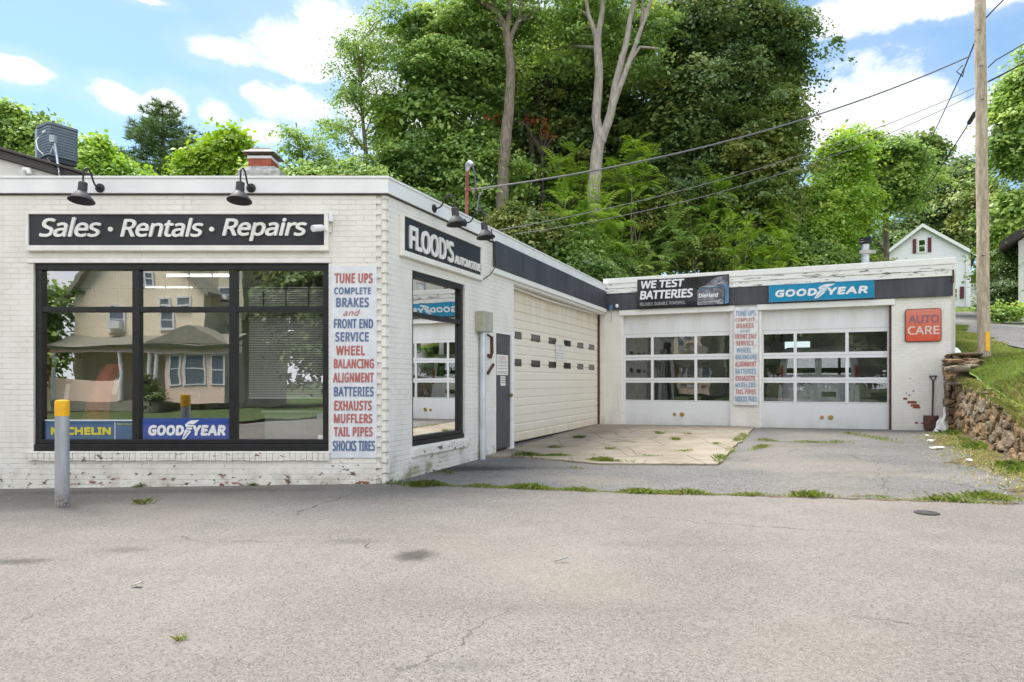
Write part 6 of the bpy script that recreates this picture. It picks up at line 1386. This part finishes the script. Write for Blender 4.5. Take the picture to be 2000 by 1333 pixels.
# compound-leaved shrubs: rosettes of arching fronds
def sumac(label, px, y, tops, leafm, seed, flen=1.0, group='bright shrubs growing above the wing roof', name='sumac_shrub'):
    r = np.random.default_rng(seed); b = at(px, 560, y); b.z = max(1.5, gzh(b.x, y) - .4)
    t = empty(name, b, label, 'shrub', group); V = []; H = []; mb = MB()
    for (tx, ty) in tops:
        yy_ = y + r.uniform(-.5, .5); top = np.array(at(tx, ty, yy_)); st = np.array(b) + np.array([r.normal() * .2, r.normal() * .2, 0])
        mid = (st + top) / 2 + np.array([r.normal() * .2, r.normal() * .2, 0]); mb.tube([st, mid, top], [.035, .025, .012], 6)
        for lv in range(r.integers(3, 6)):
            org = top - np.array([r.normal() * .12, r.normal() * .12, lv * r.uniform(.28, .5)])
            nf = int(r.integers(7, 12)); a0_ = r.uniform(0, 6.28)
            for k in range(nf):
                an = a0_ + k * 2.399 + r.uniform(-.7, .7); L = flen * r.uniform(.5, 1.15); up = r.uniform(.5, 1.7) - lv * .20
                d = np.array([math.cos(an), math.sin(an), 0]); npair = 10; s = np.linspace(.12, 1, npair)
                spine = org + d * (s * L * .85)[:, None] + np.array([0, 0, 1.0]) * ((up * s - r.uniform(.5, 1.15) * s ** 2.0) * L * .75)[:, None]
                tang = unit(np.gradient(spine, axis=0)); sidev = unit(np.cross(tang, np.array([0, 0, 1.0])))
                ll = .20 * L * np.sin(np.pi * (.18 + .78 * s)) ** .7 + .03
                hv = np.clip(r.normal(.55, .2), 0, 1)
                for sg in (-1, 1):
                    ax = unit(sidev * sg + tang * .45 + np.array([0, 0, -.30])); wv_ = unit(np.cross(ax, np.cross(sidev, tang))) * (ll * .17)[:, None]
                    V.append(np.stack([spine, spine + ax * (ll * .4)[:, None] + wv_, spine + ax * ll[:, None], spine + ax * (ll * .4)[:, None] - wv_], axis=1).reshape(-1, 3)); H.append(np.clip(hv + r.normal(0, .08, npair), 0, 1))
    fast_mesh('foliage', np.concatenate(V), 4, LF[leafm], t, hue=np.concatenate(H)); mb.build('stem', M['barkg'], t, smooth=True); return t
SH = [("sumac with long pale fronds leaning left above the side parapet", 1110, 22.5, [(1105, 395), (1150, 395), (1130, 430), (1100, 440), (1165, 420), (1080, 460)], 'bright', 31, 1.15),
 ("sumac just right of the leaning pale fronds", 1190, 23, [(1190, 400), (1175, 450), (1215, 440), (1150, 480), (1200, 490)], 'bright', 32, 1.0),
 ("sumac under the pale twin trunks with the highest bright tips", 1230, 24, [(1235, 285), (1205, 320), (1260, 310), (1230, 340), (1180, 350), (1270, 345)], 'bright', 33, .9),
 ("yellow green sumac left of the pale twin trunks", 1110, 24.5, [(1090, 320), (1120, 300), (1140, 335), (1105, 345)], 'bright', 34, .8),
 ("sumac in the middle of the row with drooping fronds", 1330, 24, [(1310, 420), (1345, 380), (1290, 450), (1350, 440), (1320, 480)], 'maple', 35, 1.0),
 ("bright tall sumac right of the middle of the row", 1400, 24.5, [(1395, 360), (1420, 365), (1385, 400), (1430, 410), (1405, 440)], 'bright', 36, .95),
 ("sumac with light tips in front of the bronze maple", 1500, 24.5, [(1500, 375), (1520, 370), (1480, 410), (1530, 420), (1500, 450)], 'bright', 37, .95),
 ("low green sumac just above the roof left of the banner", 1240, 22.8, [(1230, 490), (1270, 480), (1255, 515), (1200, 520)], 'maple', 38, .9),
 ("pale green boxelder sprigs above the teal sign", 1470, 22.5, [(1440, 470), (1460, 440), (1480, 500), (1430, 500)], 'yellow', 39, .7),
 ("pale yellow sprigs left of the light green tree", 1520, 22.5, [(1520, 470), (1535, 490), (1505, 505)], 'yellow', 40, .7)]
for lab, px, y, tops, lm, sd, fl_ in SH: sumac(lab, px, y, tops, lm, sd, fl_)
GB = 'bushes growing along the roofline'
for lab, px, y, lobes_, lm, sd in (("dark leafy bush behind the side parapet lamps", 1040, 21.5, [lobe(1040, 440, 21.5, 60, 40), lobe(1000, 425, 21.5, 34, 30)], 'olive', 51), ("green bush above the inner corner of the roof", 1130, 22, [lobe(1130, 490, 22, 70, 40), lobe(1170, 520, 22, 50, 26)], 'maple', 52), ("tall twiggy bush in the middle of the row", 1330, 25, [lobe(1300, 430, 25, 80, 70), lobe(1350, 490, 24.5, 90, 40), lobe(1270, 410, 25, 60, 50)], 'olive', 53), ("green bush behind the teal sign sprigs", 1460, 25, [lobe(1440, 470, 25, 80, 60), lobe(1520, 480, 25, 70, 50)], 'maple', 54), ("dark bush at the foot of the light green tree", 1580, 25, [lobe(1580, 500, 25, 60, 40), lobe(1630, 515, 25, 55, 26)], 'maple', 55)):
    tree('leafy_bush', lab, lobes_, [([at(px, 560, y), at(px, 470, y)], .05, .02)], lm, 'barkg', 230, 52, .13, .42, sd, group=GB, cat='bush', nl=14, r0=.025)
# trees across the street, mirrored in the glass
for i, (x, y, hgt, rr_, lm) in enumerate(((-11.5, -24, 11, 4.0, 'dark'), (-6, -22, 12, 4.2, 'dark'), (-27.5, -19, 9, 3.0, 'maple'), (0, -28, 13, 5, 'dark'), (10, -26, 12, 5, 'maple'), (-36, -14, 11, 4.5, 'maple'), (-9.5, -31, 13, 5.5, 'dark'), (-3, -33, 13, 5.5, 'dark'))):
    tree('street_tree', ("dark tree across the street right of the peach house", "dark tree across the street, second from the peach house", "green tree at the far end of the peach house", "tall dark tree across the street facing the shop corner", "broad tree across the street facing the driveway", "green tree beyond the ochre house", "tall dark tree in the second row behind the peach house yard", "tall dark tree in the second row facing the blind pane")[i], [((x, y, hgt * .62), (rr_, rr_, hgt * .36)), ((x + .8, y + .5, hgt * .35), (rr_ * .8, rr_ * .8, hgt * .2))], [([(x, y, -.2), (x + .1, y, hgt * .4), (x, y, hgt * .8)], .25, .08)], lm, 'barkd', 420, 22, .42, .9, 60 + i, group='trees across the street', nl=12)
tree('porch_bush', "small dark bush in front of the peach house porch", [((zx(790), HYo + 1.2, .9), (.6, .5, .7)), ((zx(765), HYo + 1.2, 1.5), (.25, .25, .6))], [([(zx(790), HYo + 1.2, .05), (zx(790), HYo + 1.2, .8)], .04, .02)], 'dark', 'barkd', 60, 40, .12, .22, 71, cat='bush', nl=4)

# grass and weeds (uncountable)
def blades(name, P, hgt, wid, leafm, seed, bend=.5, huemu=.5, **kw):
    r = np.random.default_rng(seed); P = np.asarray(P, dtype=float); n_ = len(P); an = r.uniform(0, 6.283, n_); d = np.stack([np.cos(an), np.sin(an), np.zeros(n_)], 1); sv = np.stack([-np.sin(an), np.cos(an), np.zeros(n_)], 1)
    h_ = np.asarray(hgt) * r.uniform(.5, 1.25, n_); w_ = wid * r.uniform(.7, 1.3, n_); up = np.array([0, 0, 1.0]); bd = bend * r.uniform(.2, 1.2, n_) * h_
    a = P - sv * w_[:, None] * .5; b = P + sv * w_[:, None] * .5; m_ = P + up * (h_ * .6)[:, None] + d * (bd * .35)[:, None]; c = m_ + sv * w_[:, None] * .35; e_ = m_ - sv * w_[:, None] * .35; tip = P + up * (h_ * .92)[:, None] + d * bd[:, None]
    V = np.stack([a, b, c, tip, e_], 1).reshape(-1, 3)
    return fast_mesh(name, V, 5, LF[leafm], None, hue=np.clip(r.normal(0, .2, n_) + huemu, 0, 1), **kw)
r = np.random.default_rng(77); P = []
while len(P) < 60000:
    y = r.uniform(7.4, 27); x = xw(y) + (.14 if y < 14.6 else .4) + r.exponential(2.4)
    if x > redge(y) + .1 * r.normal() or x / y > .9: continue
    P.append((x, y, bank_z(x, y) + .04 * math.sin(x * 2.1 + y) * math.sin(y * 1.7) - .01))
P = np.array(P); hh = .05 + .07 * np.abs(np.sin(P[:, 0] * 1.3) * np.cos(P[:, 1] * .9)); blades('grass', P, hh, .014, 'grass', 78, .7, .48 + .30 * np.sin(P[:, 0] * .9 + 1.3 * np.sin(P[:, 1] * .7)) * np.sin(P[:, 1] * 1.1 + P[:, 0] * .35), kind='stuff')
P = []
for _ in range(9000):
    x = r.uniform(12, 34); y = r.uniform(33.5, 41); P.append((x, y, gzh(x, y) - .02))
blades('lawn_grass', P, .12, .03, 'grass', 79, kind='stuff')
# weeds in the joints and along the wall feet
W1 = []; 
def strip(p, q, n_, wd, zoff=.0, gap=.35, sd=1):
    """tufts of very different size strung along a joint"""
    rr = np.random.default_rng(sd); L = math.hypot(q[0] - p[0], q[1] - p[1]); left = n_
    while left > 0:
        t_ = rr.uniform(0, 1); k = int(min(left, 3 + rr.exponential(28))); sp_ = .015 + .0022 * k ** .9; left -= k
        if gap > 0 and math.sin(t_ * 23 + sd) * math.sin(t_ * 9.1 + sd * 2) < gap - .75: k = k // 5
        for _ in range(k):
            u_ = t_ + rr.normal() * sp_ * 1.6 / L; x = p[0] + (q[0] - p[0]) * u_ + rr.normal() * wd * .8; y = p[1] + (q[1] - p[1]) * u_ + rr.normal() * wd * .8; W1.append((x, y, gz(x, y) + zoff))
strip(GP(800, 946), GP(1220, 962), 2600, .05, sd=1, gap=.25); strip(GP(1220, 963), GP(1610, 971), 2000, .04, sd=2, gap=.3); strip(GP(1740, 974), GP(1890, 982), 500, .03, sd=3); strip(GP(1900, 972), GP(2000, 975), 900, .10, sd=4, gap=0)
strip(GP(1020, 893), GP(1110, 893), 900, .06, .02, 0, 5); strip(GP(1140, 900), GP(1210, 905), 400, .05, .02, 0, 6); strip(GP(1400, 906), GP(1460, 845), 900, .06, .0, 0, 7); strip(GP(1490, 862), GP(1640, 866), 700, .05, 0, .3, 8); strip(GP(1440, 885), GP(1500, 872), 300, .05, 0, 0, 9); strip(GP(1640, 845), GP(1760, 866), 600, .09, .0, .3, 10)
for (px, py, n_, wd) in ((1128, 858, 160, .07), (1085, 877, 160, .08), (1275, 893, 160, .08), (1190, 880, 60, .05), (1335, 884, 90, .07), (1400, 870, 60, .05), (1170, 903, 120, .08), (270, 951, 220, .07), (335, 949, 60, .05), (495, 949, 60, .03), (632, 946, 70, .04), (280, 985, 50, .05), (820, 950, 400, .10), (1130, 915, 60, .07), (880, 925, 50, .08), (60, 953, 20, .02), (1320, 862, 80, .06), (1290, 850, 60, .05), (1345, 850, 50, .05), (355, 1252, 16, .02)): 
    x, y = GP(px, py); [W1.append((x + r.normal() * wd, y + r.normal() * wd * .5, gz(x, y) + (.022 if 1000 < px < 1420 and py < 905 else .0))) for _ in range(n_)]
W1 = np.array(W1); blades('weeds', W1, .040 + .035 * np.sin(W1[:, 0] * 7.3) * np.sin(W1[:, 0] * 3.1 + 1), .007, 'dry', 80, 1.2, .48, kind='stuff')
W2 = []
for _ in range(2600):
    t_ = r.uniform(0, 1); y = 14.2 - t_ * 6.8; x = xw(y) - .10 - abs(r.normal()) * .16; 
    if math.sin(y * 5.1) + math.sin(y * 2.3) > .3: W2.append((x, y, gz(x, y)))
for _ in range(260):
    y = r.uniform(8, 14.2); x = xw(y) + .05 + r.normal() * .05; W2.append((x, y, wtop(y) - .1 + r.normal() * .06))
blades('wall_foot_weeds', W2, .11, .014, 'dry', 81, .9, .3, kind='stuff')
P = []
for _ in range(5200):
    y = r.uniform(6.7, 14.3); x = xw(y) + .1 - abs(r.normal()) * .42; P.append((x, y, gz(x, y) + .015))
blades('dead_grass_litter', P, .035, .012, 'dry', 83, 2.2, .75, kind='stuff')
P = []
for _ in range(1500):
    y = r.uniform(8.3, 14.3); x = xw(y) + .02 + r.normal() * .05; P.append((x, y, wtop(y) - .02 - abs(r.normal()) * .06 * (math.sin(y * 3) > -.2)))
blades('wall_top_weeds', P, .10, .011, 'dry', 84, 1.3, .62, kind='stuff')
# soil and leaf litter strip along the foot of the wall
mb = MB(); pl_ = []
ysn = np.linspace(14.3, 6.6, 150); rs = np.random.default_rng(5)
for y in ysn:
    x1 = xw(y) + .15; wdt = .72 + .28 * math.sin(y * 2.1) + .14 * math.sin(y * 5.3) + .06 * math.sin(y * 17) + .03 * rs.normal()
    for k in range(13): x = x1 - wdt * k / 12; mb.v.append((x, y, gz(x, y) - .012 * (k / 12) ** 6 + .008 + .05 * (1 - k / 12) ** 2 + .006 * rs.normal() * (k < 12)))
for i in range(149):
    for k in range(12): q = i * 13 + k; mb.f.append((q, q + 1, q + 14, q + 13)); mb.m.append(0)
mb.build('soil', M['soil'], smooth=True, kind='structure')
